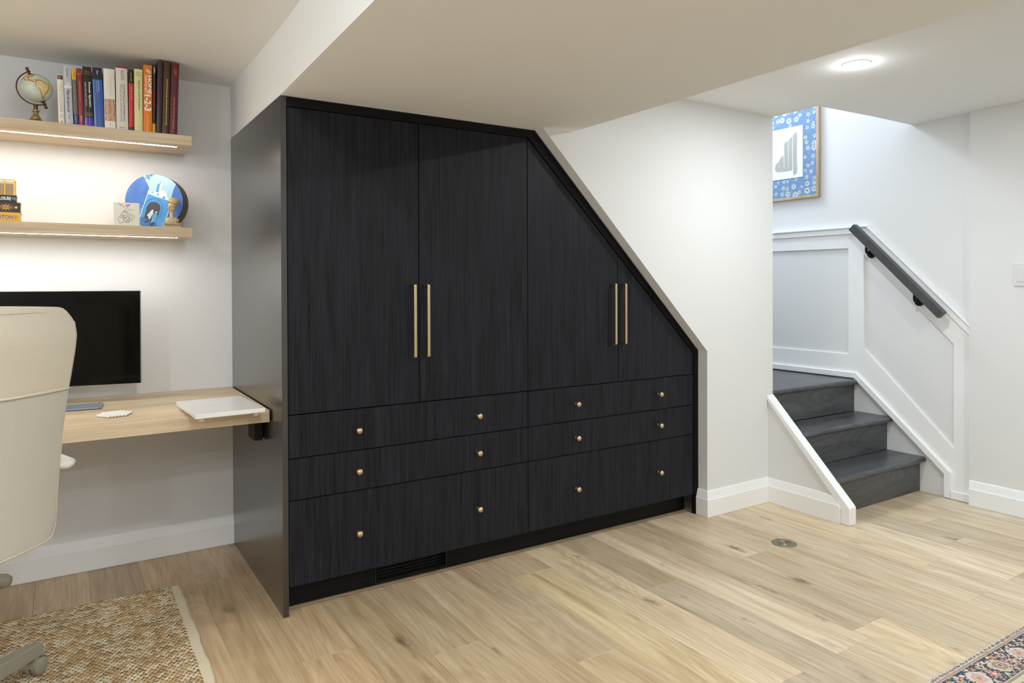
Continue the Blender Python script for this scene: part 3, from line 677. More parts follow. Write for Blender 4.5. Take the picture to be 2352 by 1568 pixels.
# =================================================================== LOWER SHELF ORNAMENTS
# round picture drum
DC = Vector((-.3465, .752, Z2+.1175)); DR = .117; th = math.radians(22)
du = Vector((math.cos(th), -math.sin(th), 0)); dn = Vector((-math.sin(th), -math.cos(th), 0)); dz = Vector((0, 0, 1))
dk = thing('round_picture', 'round blue picture of an arched gate on a deep brown wooden drum', 'picture', (DC.x, DC.y, Z2))
DT = .088
MB().lathe([(0, 0), (DR-.001, 0), (DR, .001), (DR, DT), (0, DT)], DC, 64, -dn).build('drum', wood('brown_bark_wood', srgb(70, 52, 38), srgb(120, 96, 70), axis=2, fine=80, along=6, rough=.5), dk, smooth=True, autos=30)
def clip(poly, R):
    out = poly; n = 60
    for k in range(n):
        a = 2*PI*k/n; nx, ny = math.cos(a), math.sin(a); inp = out; out = []
        if not inp: return []
        for i in range(len(inp)):
            p, q = inp[i-1], inp[i]; dp = p[0]*nx+p[1]*ny-R; dq = q[0]*nx+q[1]*ny-R
            if (dp <= 0) != (dq <= 0):
                t = dp/(dp-dq); out.append((p[0]+(q[0]-p[0])*t, p[1]+(q[1]-p[1])*t))
            if dq <= 0: out.append(q)
    return out
lvl = [0]
def pprint(polys, col, R=DR-.0006, level=None):
    lvl[0] += 1; L_ = (level or lvl[0])*.00012
    mb = MB()
    for pl in polys:
        c = clip(pl, R)
        if len(c) < 3: continue
        i0 = len(mb.v)
        mb.v += [tuple(DC+du*a+dz*b+dn*(.0002+L_)) for a, b in c]
        for t in tessellate_polygon([[Vector((a, b, 0)) for a, b in c]]): mb.f.append(tuple(i0+k for k in t)); mb.m.append(0)
    o = mb.build('picture_print', col, dk); return o
circ = [(DR*math.cos(2*PI*i/60), DR*math.sin(2*PI*i/60)) for i in range(60)]
bvar = lambda n, c, v=.12, s=30: plain(n, c, .35, var=v, vscale=s)
pprint([circ], bvar('pic_sky', srgb(176, 212, 240), .05, 12))
pprint([[(-0.0456, 0.1132), (-0.0241, 0.0746), (-0.0193, 0.0608), (-0.0276, 0.0328), (-0.0593, -0.1015), (-0.1163, -0.1091), (-0.15, 0.0012), (-0.10, 0.11)]], bvar('pic_wall', srgb(74, 118, 192), .14, 25))
pprint([[(0.0906, 0.0808), (0.079, 0.0543), (0.0689, 0.0156), (0.0573, -0.0004), (0.0586, -0.0476), (0.0354, -0.1091), (0.068, -0.13), (0.14, -0.0641), (0.14, 0.05)]], bvar('pic_wall_right', srgb(66, 112, 190), .14, 25))
pprint([[(-0.026, 0.0337), (0.0558, 0.0048), (0.0588, -0.0301), (0.0338, -0.1073), (0, -.125), (-0.052, -0.1114), (-0.0582, -0.0667), (-0.058, -0.0372), (-0.0449, -0.0144)]], bvar('pic_gate', srgb(76, 158, 224), .06, 30))
pprint([[(-0.0582, -0.0667), (-0.0421, -0.07), (-0.0196, -0.0819), (0.003, -0.0885), (0.0126, -0.1076), (0.01, -0.13), (-0.0457, -0.13), (-0.0778, -0.1087)]], bvar('pic_ground', srgb(66, 128, 190), .25, 60))
pprint([[(-0.0251, 0.0451), (-0.0073, 0.0463), (0.0088, 0.0405), (0.0348, 0.0324), (0.051, 0.024), (0.0575, 0.0153), (0.0541, 0.0057), (0.0119, 0.0197), (-0.026, 0.0337)],
        [(-0.0464, 0.1158), (-0.0415, 0.1142), (-0.0225, 0.0764), (-0.0182, 0.0643), (-0.0202, 0.0608), (-0.0249, 0.0738)],
        [(-.0265, .034), (-.024, .033), (-.0575, -.072), (-.0590, -.068)]], ink(226, 236, 242))
pprint([[(0.0186, 0.039), (0.0267, 0.0462), (0.0365, 0.0481), (0.0462, 0.0413), (0.0527, 0.031), (0.051, 0.024), (0.0283, 0.0322)],
        [(0.0178, 0.039), (0.0228, 0.067), (0.0253, 0.0758), (0.0311, 0.0881), (0.0351, 0.083), (0.0326, 0.0672), (0.0284, 0.0462)]], ink(240, 240, 232))
pprint([[(0.0072, 0.0423), (0.0139, 0.0738), (0.0229, 0.0783), (0.0287, 0.0881), (0.0303, 0.0864), (0.0228, 0.067), (0.0169, 0.039)],
        [(-.010, .036), (-.003, .036), (-.002, .042), (-.009, .043)], [(.012, .026), (.019, .025), (.019, .033), (.013, .035)], [(.034, .014), (.044, .011), (.045, .020), (.036, .023)]], ink(84, 160, 216))
tr = []
r3 = random.Random(3)
for i in range(46):
    x = r3.uniform(-.045, .004); y = r3.uniform(.082, .118)
    if y < .115+(-.045-x)*1.0+.0: pass
    if (x+.045)*.6+(.118-y)*.9 > .035: continue
    a = r3.uniform(0, PI); s = r3.uniform(.003, .006)
    tr.append([(x+math.cos(a+q)*s*(1 if j % 2 == 0 else .4), y+math.sin(a+q)*s*(1 if j % 2 == 0 else .4)) for j, q in enumerate([2*PI*k/8 for k in range(8)])])
pprint(tr, ink(58, 118, 200))
pprint([[(-0.0413, -0.0708), (-0.0339, -0.0455), (-0.0305, -0.0246), (-0.0223, -0.0105), (-0.0109, -0.0025), (0.002, -0.0014), (0.015, -0.0064), (0.0238, -0.0184), (0.0246, -0.0306), (0.0196, -0.0482), (0.0113, -0.071), (0.003, -0.0885), (-0.0196, -0.0819)],
        [(-0.0423, -0.0908), (-0.0325, -0.0838), (-0.022, -0.0819), (-0.0228, -0.0854), (-0.0374, -0.0934)], [(-0.0108, -0.0922), (-0.0035, -0.0903), (-0.0068, -0.1061), (-0.0173, -0.1062)]], ink(74, 72, 84))
sc = []
ctl = [(-.0415, -.045), (-.0395, -.020), (-.028, -.001), (-.012, .010), (.004, .0115), (.020, .004), (.031, -.014), (.032, -.034), (.026, -.055), (.020, -.068)]
for i in range(len(ctl)-1):
    (a, b), (c, d) = ctl[i], ctl[i+1]
    for k in range(2):
        t0, t1 = k/2, (k+1)/2; p = (a+(c-a)*t0, b+(d-b)*t0); q = (a+(c-a)*t1, b+(d-b)*t1); mx_, my_ = (p[0]+q[0])/2, (p[1]+q[1])/2
        nx, ny = mx_+.005, my_+.035; l = math.hypot(nx, ny); e = (mx_+nx/l*.0035, my_+ny/l*.0035)
        for (s0, s1) in ((p, e), (e, q)):
            dx, dy = s1[0]-s0[0], s1[1]-s0[1]; ll = math.hypot(dx, dy); ox, oy = -dy/ll*.0006, dx/ll*.0006
            sc.append([(s0[0]-ox, s0[1]-oy), (s1[0]-ox, s1[1]-oy), (s1[0]+ox, s1[1]+oy), (s0[0]+ox, s0[1]+oy)])
pprint(sc, ink(40, 84, 150))
pprint([[(-0.0071, -0.0347), (-0.0031, -0.0389), (-0.0035, -0.052), (-0.0114, -0.0661), (-0.0179, -0.078), (-0.0228, -0.0767), (-0.0251, -0.0645), (-0.0299, -0.0602), (-0.0242, -0.0541), (-0.0153, -0.0435)],
        [(0.0041, -0.0484), (0.0058, -0.0432), (0.0115, -0.0434), (0.0131, -0.0483), (0.0098, -0.0509)], [(-.0073, -.066), (-.0045, -.058), (-.003, -.062), (-.009, -.0904), (-.0115, -.0904)]], ink(214, 224, 238))
pprint([[(0.0049, -0.0493), (0.0106, -0.0535), (0.0121, -0.0622), (0.0063, -0.0798), (-0.0002, -0.092), (-0.0051, -0.0886), (-0.0087, -0.0884), (-0.0063, -0.066), (-0.0032, -0.0555)]], ink(92, 176, 222))

# white tile with the calligraphic dervish
tt = thing('ceramic_tile', 'small square white tile with line drawing under a red mark', 'tile', (-.4575, .66, Z2+.0003), None)
tx0, tx1, ty, tz0, tz1 = -.505, -.410, .655, Z2+.0004, Z2+.096
MB().box(tx0, tx1, ty, ty+.009, tz0, tz1).build('tile_body', plain('glazed_white', srgb(236, 230, 212), .25, var=.02, vscale=30), tt, bevel=.0015)
def T_(px, py): return (tx0+(px-65)/650*.095, ty-.0006, tz1-(py-885)/540*.0955)
lines = []
def crv(pts, n=6):
    out = []
    for i in range(len(pts)-1):
        p0 = pts[max(i-1, 0)]; p1 = pts[i]; p2 = pts[i+1]; p3 = pts[min(i+2, len(pts)-1)]
        for k in range(n):
            t = k/n; out.append(tuple(.5*((2*p1[j])+(-p0[j]+p2[j])*t+(2*p0[j]-5*p1[j]+4*p2[j]-p3[j])*t*t+(-p0[j]+3*p1[j]-3*p2[j]+p3[j])*t**3) for j in range(2)))
    return out+[pts[-1]]
for pl in ([(340, 1080), (270, 1130), (230, 1200), (180, 1240), (190, 1310), (220, 1370), (280, 1350), (310, 1300), (290, 1240), (240, 1260)],
           [(350, 1085), (430, 1130), (520, 1160), (580, 1200), (575, 1230), (530, 1220), (500, 1180), (450, 1200), (470, 1260), (530, 1260), (520, 1290)],
           [(300, 1140), (360, 1110), (400, 1150), (360, 1190), (310, 1170), (320, 1230), (380, 1220), (430, 1180)],
           [(320, 1300), (330, 1240), (390, 1260), (380, 1310), (340, 1340), (400, 1350), (450, 1300), (420, 1250), (470, 1230)],
           [(250, 1160), (290, 1190), (260, 1230), (220, 1220)], [(390, 1290), (440, 1340), (480, 1290), (500, 1310)],
           [(330, 1050), (340, 1080), (310, 1110)]):
    q = crv(pl); lines.append(q)
mb = MB()
for q in lines: mb.tube([T_(*p) for p in q], .00062, 4)
mb.build('ink_drawing', ink(60, 56, 52), tt)
mb = MB()
for pl in ([(150, 915), (210, 930), (260, 960), (310, 990), (345, 1010)], [(190, 905), (250, 940), (310, 970)], [(340, 1040), (400, 1010), (470, 1030), (540, 1050), (590, 1055)], [(370, 1075), (430, 1060), (500, 1060)]):
    mb.tube([T_(*p) for p in crv(pl)], .0006, 4)
mb.build('ink_drawing', ink(170, 158, 146), tt)
MB().tube([T_(*p) for p in crv([(370, 940), (460, 925), (450, 945), (400, 980), (385, 965), (370, 940)])], .0011, 5).build('ink_drawing', ink(190, 56, 46), tt)

# little stone bust
bs = thing('bust', 'small cream stone bust with a tall flared crown on a patterned plinth', 'bust', (-.281, .665, Z2+.0003))
bx, by, bz = -.286, .668, Z2+.0004
stone = plain('cream_stone', srgb(206, 184, 140), .5, var=.18, vscale=60, bump=.3, bscale=300)
mb = MB().box(bx-.036, bx+.033, by-.022, by+.022, bz, bz+.006).box(bx-.033, bx+.030, by-.020, by+.020, bz+.006, bz+.015).box(bx-.036, bx+.033, by-.022, by+.022, bz+.015, bz+.019)
mb.build('plinth', stone, bs, bevel=.001)
mb = MB()
for i in range(11): mb.box(bx-.031+i*.0056, bx-.031+i*.0056+.0028, by-.0206, by-.0196, bz+.0075, bz+.0135)
mb.build('plinth_pattern', ink(84, 62, 36), bs)
mb = MB()
mb.prism([[(by-.014, bz+.019), (by+.014, bz+.019), (by+.013, bz+.030), (by+.006, bz+.044), (by-.008, bz+.044), (by-.014, bz+.032)]], 'X', bx-.014, bx+.014)
mb.ball((bx-.014, by, bz+.030), .013, 16, 10, (1.0, 1.0, .95)); mb.ball((bx+.015, by, bz+.030), .013, 16, 10, (1.0, 1.0, .95))            # shoulders
mb.ball((bx, by, bz+.024), .016, 16, 10, (1.7, .9, .5))
mb.tube([(bx+.001, by, bz+.036), (bx-.001, by-.001, bz+.050), (bx-.002, by-.002, bz+.070)], [.0125, .0080, .0085], 14)
mb.ball((bx-.003, by-.003, bz+.084), .0148, 24, 16, (.98, .96, 1.15))       # head
mb.ball((bx-.0085, by-.0095, bz+.0735), .0068, 12, 8, (1, 1, .85))            # jaw and chin
mb.tube([(bx-.0135, by-.0155, bz+.088), (bx-.0172, by-.0190, bz+.0812), (bx-.0150, by-.0168, bz+.0795)], [.0015, .0027, .0020], 8)   # nose
mb.ball((bx-.0135, by-.0155, bz+.0762), .0030, 8, 6, (1, 1, .5))          # lips
mb.ball((bx-.0100, by-.0150, bz+.0905), .0045, 8, 6, (1.5, .6, .35))      # brow
mb.ball((bx+.0075, by-.0125, bz+.0825), .0034, 10, 8, (.7, .6, 1.4))       # ear
mb.lathe([(0, 0), (.0163, 0), (.0172, .004), (.0166, .0045), (.0178, .012), (.0215, .024), (.0240, .031), (.022, .033), (0, .0335)], (bx-.001, by-.001, bz+.090), 32, Vector((.30, .12, 1)))
ob = mb.build('bust_figure', stone, bs, smooth=True)
rm = ob.modifiers.new('remesh', 'REMESH'); rm.mode = 'VOXEL'; rm.voxel_size = .0011; rm.use_smooth_shade = True
sm = ob.modifiers.new('smooth', 'SMOOTH'); sm.factor = .5; sm.iterations = 2
mb = MB()
for i in range(9):
    a = math.radians(150+i*19); c = Vector((bx-.001, by-.001, bz+.090))+Vector((.30, .12, 1)).normalized()*.013
    mb.ball(c+Vector((math.cos(a)*.0176, math.sin(a)*.0176, -.3*math.cos(a)*.017)), .0017, 6, 4, (1, 1, 1.8 if i % 2 else 1))
for (ex, ey) in ((-.0140, -.0125), (-.0060, -.0172)): mb.ball((bx+ex, by+ey, bz+.0872), .0015, 8, 6, (1.5, .8, .6))
mb.build('carved_detail', ink(96, 72, 44), bs)

# =================================================================== DESK OBJECTS
ZT = .752
mo = thing('computer_monitor', 'black glossy computer monitor with thin silver edge behind the chair', 'monitor', (-.755, .82, ZT+.0003))
ang = math.radians(-10)
def mloc(a, d, z):   # a along the screen to the left of its right edge, d depth behind
    R0 = Vector((-.405, .715, 0)); ux = Vector((-math.cos(ang), -math.sin(ang), 0)); nn = Vector((-math.sin(ang)*-1, math.cos(ang), 0)); nn = Vector((math.sin(-ang), math.cos(ang), 0))
    return tuple(R0+ux*a+nn*d+Vector((0, 0, z)))
def mbox(mb, a0, a1, d0, d1, z0, z1):
    i = len(mb.v)
    mb.v += [mloc(a, d, z) for z in (z0, z1) for (a, d) in ((a0, d0), (a1, d0), (a1, d1), (a0, d1))]
    for f in ((0, 3, 2, 1), (4, 5, 6, 7), (0, 1, 5, 4), (1, 2, 6, 5), (2, 3, 7, 6), (3, 0, 4, 7)): mb.f.append(tuple(i+k for k in f)); mb.m.append(0)
    return mb
MW = .70; mz0, mz1 = .824, 1.2175
mbox(MB(), 0, MW, 0, .022, mz0, mz1).build('housing', M['silver'], mo, bevel=.002)
mbox(MB(), .0022, MW-.0022, -.0012, .001, mz0+.001, mz1-.0022).build('screen', M['screen'], mo)
mbox(MB(), .31, .39, .022, .034, .80, 1.05).build('stand_neck', plain('dark_grey_metal', srgb(50, 46, 42), .4, .5), mo)
mbox(MB(), .30, .40, -.03, .055, ZT+.0005, ZT+.008).build('stand_foot', plain('dark_grey_metal', srgb(50, 46, 42), .4, .5), mo, bevel=.002)
mbox(MB(), .325, .375, .0222, .034, ZT+.008, .80).build('stand_neck', M['silver'], mo)

mr = thing('serving_board', 'white marble board on small clear feet at the right end of the desk', 'board', (-.18, .22, ZT+.0003))
Mr = Matrix.Translation((-.179, .218, 0)) @ Matrix.Rotation(math.radians(3), 4, 'Z')
MB().box(-.121, .121, -.178, .178, .766, .782).xf(Mr).build('marble_slab', M['marble'], mr, bevel=.002)
for (a, b) in ((-.095, -.15), (.095, -.15), (-.095, .15), (.095, .15)):
    f = MB().lathe([(.009, 0), (.011, .003), (.013, .0135)], (a, b, ZT+.0005), 20).xf(Mr); f.build('foot', M['rubber'], mr, smooth=True, autos=50)

hx_ = thing('beaded_coaster', 'flat hexagonal coaster of white beads lying on the desk', 'coaster', (-.522, .372, ZT+.0003))
hr_ = .057; hc = Vector((-.522, .372, ZT+.0005))
hexp = [(hc.x+hr_*math.cos(PI*k/3+.12), hc.y+hr_*math.sin(PI*k/3+.12)) for k in range(6)]
MB().prism([hexp], 'Z', hc.z, hc.z+.004).build('base', plain('tan_wood_base', srgb(170, 138, 100), .6), hx_)
mb = MB(); R6 = 5; pitch = hr_/R6*.98
for q in range(-R6, R6+1):
    for r in range(-R6, R6+1):
        if abs(q+r) > R6: continue
        x = pitch*(q+r/2); y = pitch*r*math.sqrt(3)/2; c, s = math.cos(.12), math.sin(.12)
        mb.ball((hc.x+x*c-y*s, hc.y+x*s+y*c, hc.z+.0048), pitch*.49, 10, 6, (1, 1, .8))
b_ = mb.build('beads', plain('white_bead', srgb(236, 234, 232), .25), hx_, smooth=True); b_['kind'] = 'stuff'

ph = thing('tablet', 'small tablet with a bluish grey back lying on the desk', 'tablet', (-.66, .60, ZT+.0003))
Mp = Matrix.Translation((-.655, .622, 0)) @ Matrix.Rotation(math.radians(-6), 4, 'Z')
def rrect(w, h, r, n=5):
    out = []
    for (cx_, cy_, a0) in ((w-r, h-r, 0), (-w+r, h-r, 90), (-w+r, -h+r, 180), (w-r, -h+r, 270)):
        for k in range(n+1): a = math.radians(a0+90*k/n); out.append((cx_+r*math.cos(a), cy_+r*math.sin(a)))
    return out
MB().prism([rrect(.103, .062, .008)], 'Z', ZT+.0008, ZT+.0028).xf(Mp).build('screen_glass', plain('black_glass', srgb(12, 10, 10), .1), ph)
MB().prism([rrect(.1035, .0625, .009)], 'Z', ZT+.0028, ZT+.0085).xf(Mp).build('back_shell', plain('blue_grey_aluminium', srgb(160, 172, 198), .25, .5), ph, bevel=.0015)
MB().lathe([(0, 0), (.004, 0), (.004, .0005), (0, .0005)], (.088, .045, ZT+.0086), 16).xf(Mp).build('camera_lens', M['void'], ph)

# =================================================================== OFFICE CHAIR
yaw = math.radians(40); rv = Vector((math.cos(yaw), math.sin(yaw), 0)); fv = Vector((-math.sin(yaw), math.cos(yaw), 0)); up = Vector((0, 0, 1))
HUB = Vector((-.997, -.27, 0)); RUGT = .0165
ch = thing('office_chair', 'cream leather high-backed office chair seen from behind at the desk', 'chair', (HUB.x, HUB.y, RUGT))
def C_(r, f, z): return tuple(HUB+rv*r+fv*f+up*z)
hw = [(.535, .196), (.56, .202), (.64, .207), (.72, .211), (.816, .219), (.947, .234), (1.06, .252), (1.10, .256), (1.129, .2555)]
def halfw(z):
    for (a, b), (c, d) in zip(hw[:-1], hw[1:]):
        if a <= z <= c: return b+(d-b)*(z-a)/(c-a)
    return hw[0][1] if z < hw[0][0] else hw[-1][1]
def backf(u, z):   # forward offset of the rear surface (gentle wrap and recline)
    return -.262+.030*u*u+.018*max(0, z-1.10)/.09*1.0*abs(1)+.012*math.cos((z-.55)/.63*PI)
def backgrid(z0, z1f, nu, nz, top):
    pts = []
    for j in range(nz+1):
        row = []
        for i in range(nu+1):
            u = -1+2*i/nu
            if top:
                zt = 1.186-.010*u*u-.045*max(0, (abs(u)-.80)/.20)**2.2
                z = z0+(zt-z0)*j/nz
            else: z = z0+(z1f-z0)*j/nz-.0
            w = halfw(min(z, 1.129))
            row.append((u*w, backf(u, z), z))
        pts.append(row)
    return pts
def shell(rows, thick, name, mat, bev=.006):
    nz, nu = len(rows)-1, len(rows[0])-1; mb = MB()
    for sgn in (0, 1):
        for row in rows:
            for (r, f, z) in row: mb.v.append(C_(r*(1-.0*sgn), f+thick*sgn, z))
    k = (nz+1)*(nu+1)
    for j in range(nz):
        for i in range(nu):
            a = j*(nu+1)+i; mb.f.append((a, a+1, a+nu+2, a+nu+1)); mb.f.append((k+a, k+a+nu+1, k+a+nu+2, k+a+1)); mb.m += [0, 0]
    edge = [(0, i) for i in range(nu)]+[(j, nu) for j in range(nz)]+[(nz, nu-i) for i in range(nu)]+[(nz-j, 0) for j in range(nz)]
    idx = [e[0]*(nu+1)+e[1] for e in edge]
    for a, b in zip(idx, idx[1:]+idx[:1]): mb.f.append((a, k+a, k+b, b)); mb.m.append(0)
    return mb.build(name, mat, ch, smooth=True, bevel=bev, seg=3, autos=None)
SEAM = .951
up_rows = backgrid(SEAM, None, 40, 18, True)
o = shell(up_rows, .085, 'backrest', M['leather'], .009)
lo_rows = backgrid(.537, SEAM-.001, 40, 20, False)
lo_rows = [[(r, f+.003, z+.02*max(0, (abs(r)/halfw(z)-.86)/.14)**2*(1 if z < .56 else 0)) for (r, f, z) in row] for row in lo_rows]
o = shell(lo_rows, .070, 'lower_back', M['leather2'], .006)
mb = MB()
mb.tube([C_(r, f-.0008, z) for (r, f, z) in [(-1+2*i/40, 0, 0) for i in range(0)]] or [C_(u*halfw(SEAM)*.985, backf(u, SEAM)-.0005, SEAM) for u in [-1+2*i/40 for i in range(41)]], .0042, 8)
mb.build('seam_piping', M['piping'], ch, smooth=True)
mb = MB()
mb.tube([C_(u*.2485, backf(u, 1.165)+.0005, 1.166+.002*u*u-.012*abs(u)**5) for u in [-.94+1.88*i/40 for i in range(41)]], .0012, 6)
for sg in (-1, 1): mb.tube([C_(sg*(halfw(z)-.006), backf(sg*.97, z)-.0005, z) for z in [SEAM+.01+(1.14-SEAM)*i/16 for i in range(16)]], .0013, 6)
mb.build('stitching', plain('cream_thread', srgb(176, 167, 148), .7), ch, smooth=True)
mb = MB()
for d_ in (.0, .010):
    path = [(halfw(z)+.001, backf(1, z)+.006+d_*1.6, z) for z in [.80-.0115*i for i in range(21)]]+[(.194, backf(1, .56)+.004+d_*1.6, .546), (.180, backf(.9, .54)+.003+d_*1.6, .5395)]+[(.165-.033*i, backf((.165-.033*i)/.2, .54)+.003+d_*1.6, .5365-.0005*i) for i in range(11)]
    path += [(-a, b, c) for (a, b, c) in reversed(path[:23])]
    mb.tube([C_(*p) for p in path], .0030, 6)
mb.build('edge_piping', plain('tan_piping', srgb(206, 190, 168), .5), ch, smooth=True)
# front cushion, seat
def pillow(r0, r1, f0, f1, z0, z1, name, mat, bev=.03):
    mb = MB(); i = 0
    mb.v += [C_(r, f, z) for z in (z0, z1) for (r, f) in ((r0, f0), (r1, f0), (r1, f1), (r0, f1))]
    for f in ((0, 3, 2, 1), (4, 5, 6, 7), (0, 1, 5, 4), (1, 2, 6, 5), (2, 3, 7, 6), (3, 0, 4, 7)): mb.f.append(f); mb.m.append(0)
    o = mb.build(name, mat, ch, smooth=True, bevel=bev, seg=4); return o
pillow(-.20, .20, -.165, -.12, .56, 1.13, 'back_cushion', M['leather'], .02)
pillow(-.195, .195, -.150, .26, .500, .575, 'seat', M['leather'], .03)
pillow(-.10, .10, -.08, .14, .455, .499, 'seat_mechanism', M['chairplastic'], .012)
MB().tube([C_(.08, .02, .470), C_(.13, .02, .43), C_(.18, .028, .395)], [.006, .007, .009], 10).tube([C_(.17, .03, .398), C_(.20, .03, .384), C_(.232, .018, .370), C_(.246, .012, .366)], [.010, .017, .021, .013], 12).build('height_lever', M['chairplastic'], ch, smooth=True)
# arms
for sg in (1, -1):
    a = MB(); secs = []
    for (f, z, w, t) in ((-.20, .722, .012, .006), (-.19, .725, .030, .016), (-.14, .730, .036, .020), (0, .732, .037, .020), (.07, .728, .034, .018), (.085, .722, .014, .006)):
        secs.append([(sg*.262+w*math.cos(q), f, z+t*math.sin(q)) for q in [2*PI*k/14 for k in range(14)]])
    for s_ in secs: a.v += [C_(*p) for p in s_]
    for j in range(len(secs)-1):
        for k in range(14): a.f.append((j*14+k, j*14+(k+1) % 14, j*14+14+(k+1) % 14, j*14+14+k)); a.m.append(0)
    a.f.append(tuple(range(14))); a.f.append(tuple((len(secs)-1)*14+k for k in range(14))); a.m += [0, 0]
    am = a.build('armrest', M['armpad'], ch, smooth=True)
    MB().tube([C_(sg*.245, -.170, .715), C_(sg*.222, -.180, .700), C_(sg*.205, -.19, .685)], [.010, .011, .010], 10).build('armrest_support', M['armpad'], am, smooth=True)
MB().tube([C_(0, 0, .13), C_(0, 0, .30)], .028, 20).tube([C_(0, 0, .30), C_(0, 0, .456)], .018, 20).build('gas_column', M['chairplastic'], ch, smooth=True, autos=40)
MB().lathe([(.0, .075), (.045, .075), (.045, .14), (.03, .145), (0, .145)], (HUB.x, HUB.y, 0), 24).build('base_hub', M['chairplastic'], ch, smooth=True, autos=40)
cdir = math.atan2(.30, .247)
for k in range(5):
    a = cdir+2*PI*k/5; d = Vector((math.cos(a), math.sin(a), 0)); n = Vector((-d.y, d.x, 0))
    lm = MB(); L0, L1 = .03, .385
    secs = [(L0, .026, .090, .142), (L1-.04, .018, .074, .118), (L1, .016, .072, .112)]
    for (l, w, za, zb_) in secs:
        for (s_, z) in ((-1, za), (1, za), (1, zb_), (-1, zb_)): lm.v.append(tuple(HUB+d*l+n*w*s_+up*z))
    for j in range(2):
        for q in range(4): lm.f.append((j*4+q, j*4+(q+1) % 4, j*4+4+(q+1) % 4, j*4+4+q)); lm.m.append(0)
    lm.f.append((3, 2, 1, 0)); lm.f.append((8, 9, 10, 11)); lm.m += [0, 0]
    leg = lm.build('base_leg', M['chairplastic'], ch, bevel=.004)
    hub = HUB+d*.372+Vector((0, 0, RUGT+.0275))
    ca = math.radians(-38) if k == 0 else rnd.uniform(0, 2*PI); ax = Vector((math.cos(ca), math.sin(ca), 0))
    cm = MB().lathe([(0, -.022), (.019, -.022), (.026, -.019), (.027, -.013), (.027, -.004), (.02, -.0035), (.02, .0035), (.027, .004), (.027, .013), (.026, .019), (.019, .022), (0, .022)], hub, 24, ax)
    ct = ax.cross(up)
    sh = []
    for q in range(11):
        t_ = math.radians(15+150*q/10); sh.append(q)
    for dd in (0,):
        for q in range(10):
            t0, t1 = [math.radians(5+160*x/10) for x in (q, q+1)]
            def P(t, r, w): return tuple(hub+ct*math.cos(t)*r+up*math.sin(t)*r+ax*w)
            i = len(cm.v)
            cm.v += [P(t0, .0285, -.017), P(t1, .0285, -.017), P(t1, .0285, .017), P(t0, .0285, .017), P(t0, .0325, -.017), P(t1, .0325, -.017), P(t1, .0325, .017), P(t0, .0325, .017)]
            for f in ((0, 3, 2, 1), (4, 5, 6, 7), (0, 1, 5, 4), (1, 2, 6, 5), (2, 3, 7, 6), (3, 0, 4, 7)): cm.f.append(tuple(i+x for x in f)); cm.m.append(0)
    cm.tube([tuple(hub+up*.03), tuple(hub+up*.046)], .007, 10)
    cm.build('caster', M['chairplastic'], leg, smooth=True, autos=35)

# =================================================================== RUGS
# woven jute rug -----------------------------------------------------
jr = thing('jute_rug', 'woven natural jute and cream rug with a plain cream end band under the chair', 'rug', (-1.1, -.25, 0))
JX0, JX1, JY0, JY1 = -2.0, -.287, -1.05, .508
MB().box(JX0, JX1-.030, JY0, JY1, .0006, .005).build('backing', plain('jute_ground', srgb(190, 168, 134), .95, bump=.6, bscale=500), jr)
r4 = random.Random(11)
edge = MB(); n = 60
for i in range(n):
    ya, yb = JY0+(JY1-JY0)*i/n, JY0+(JY1-JY0)*(i+1)/n; wv = lambda y: .0022*math.sin(y*23)+.0012*math.sin(y*61)
    i0 = len(edge.v)
    for (y, wq) in ((ya, wv(ya)), (yb, wv(yb))): edge.v += [(JX1-.034, y, .0006), (JX1+wq, y, .0006), (JX1+wq, y, .0065), (JX1-.006+wq, y, .0095), (JX1-.034, y, .0095)]
    for q in range(5): edge.f.append((i0+q, i0+(q+1) % 5, i0+5+(q+1) % 5, i0+5+q)); edge.m.append(0)
    if i == 0: edge.f.append((i0, i0+1, i0+2, i0+3, i0+4)); edge.m.append(0)
    if i == n-1: edge.f.append((i0+5, i0+6, i0+7, i0+8, i0+9)); edge.m.append(0)
edge.build('end_band', plain('cream_cotton', srgb(240, 226, 196), .9, bump=1.0, bscale=700), jr)
loopm = [plain('jute_strand', srgb(178, 144, 96), .85, var=.25, vscale=160, bump=.6, bscale=900), plain('jute_pale', srgb(192, 158, 112), .85, var=.2, vscale=160, bump=.6, bscale=900), plain('jute_dark', srgb(150, 114, 72), .85, var=.2, vscale=160, bump=.6, bscale=900), plain('cotton_strand', srgb(222, 208, 180), .9, var=.08, vscale=120, bump=.6, bscale=900)]
rows = []; RP = .0125; CP = .0165
def strand(mb, p0, p1, r, lift, mi, seg=5, n=4):
    mb.cm = mi; p0 = Vector(p0); p1 = Vector(p1); pts = []; rr = []
    for k in range(n+1):
        t = k/n; p = p0.lerp(p1, t); p.z += lift*math.sin(PI*t); pts.append(p); rr.append(r*(.55+.45*math.sin(PI*t)))
    mb.tube(pts, rr, seg, cap=False)
wv_ = MB()
y = JY1-.006; row = 0
band_x = {}
while y > -.75:
    x = -1.30+(row % 2)*CP*.5; row += 1; run = r4.randint(0, 6); brown = r4.random() < .6
    while x < JX1-.040:
        run -= 1
        if run < 0: brown = not brown; run = r4.randint(2, 7) if brown else r4.randint(0, 3)
        cr = 1 if brown != (r4.random() < .08) else -1
        jx, jy = r4.uniform(-.0015, .0015), r4.uniform(-.001, .001)
        if cr > 0:
            mi = r4.choices((0, 1, 2), (5, 3, 3))[0]; strand(wv_, (x+jx, y+jy-.002, .004), (x+CP*.98+jx, y+jy+.001, .004), .0052, .0065, mi)
        else: strand(wv_, (x+jx, y+jy-.002, .004), (x+CP*1.02+jx, y+jy+.001, .004), .0044, .0055, 3)
        strand(wv_, (x-.002, y-.0066+jy, .004), (x+CP*1.05, y-.0040+jy, .004), .0024, .0068, 3, 4, 3)
        x += CP
    y -= RP
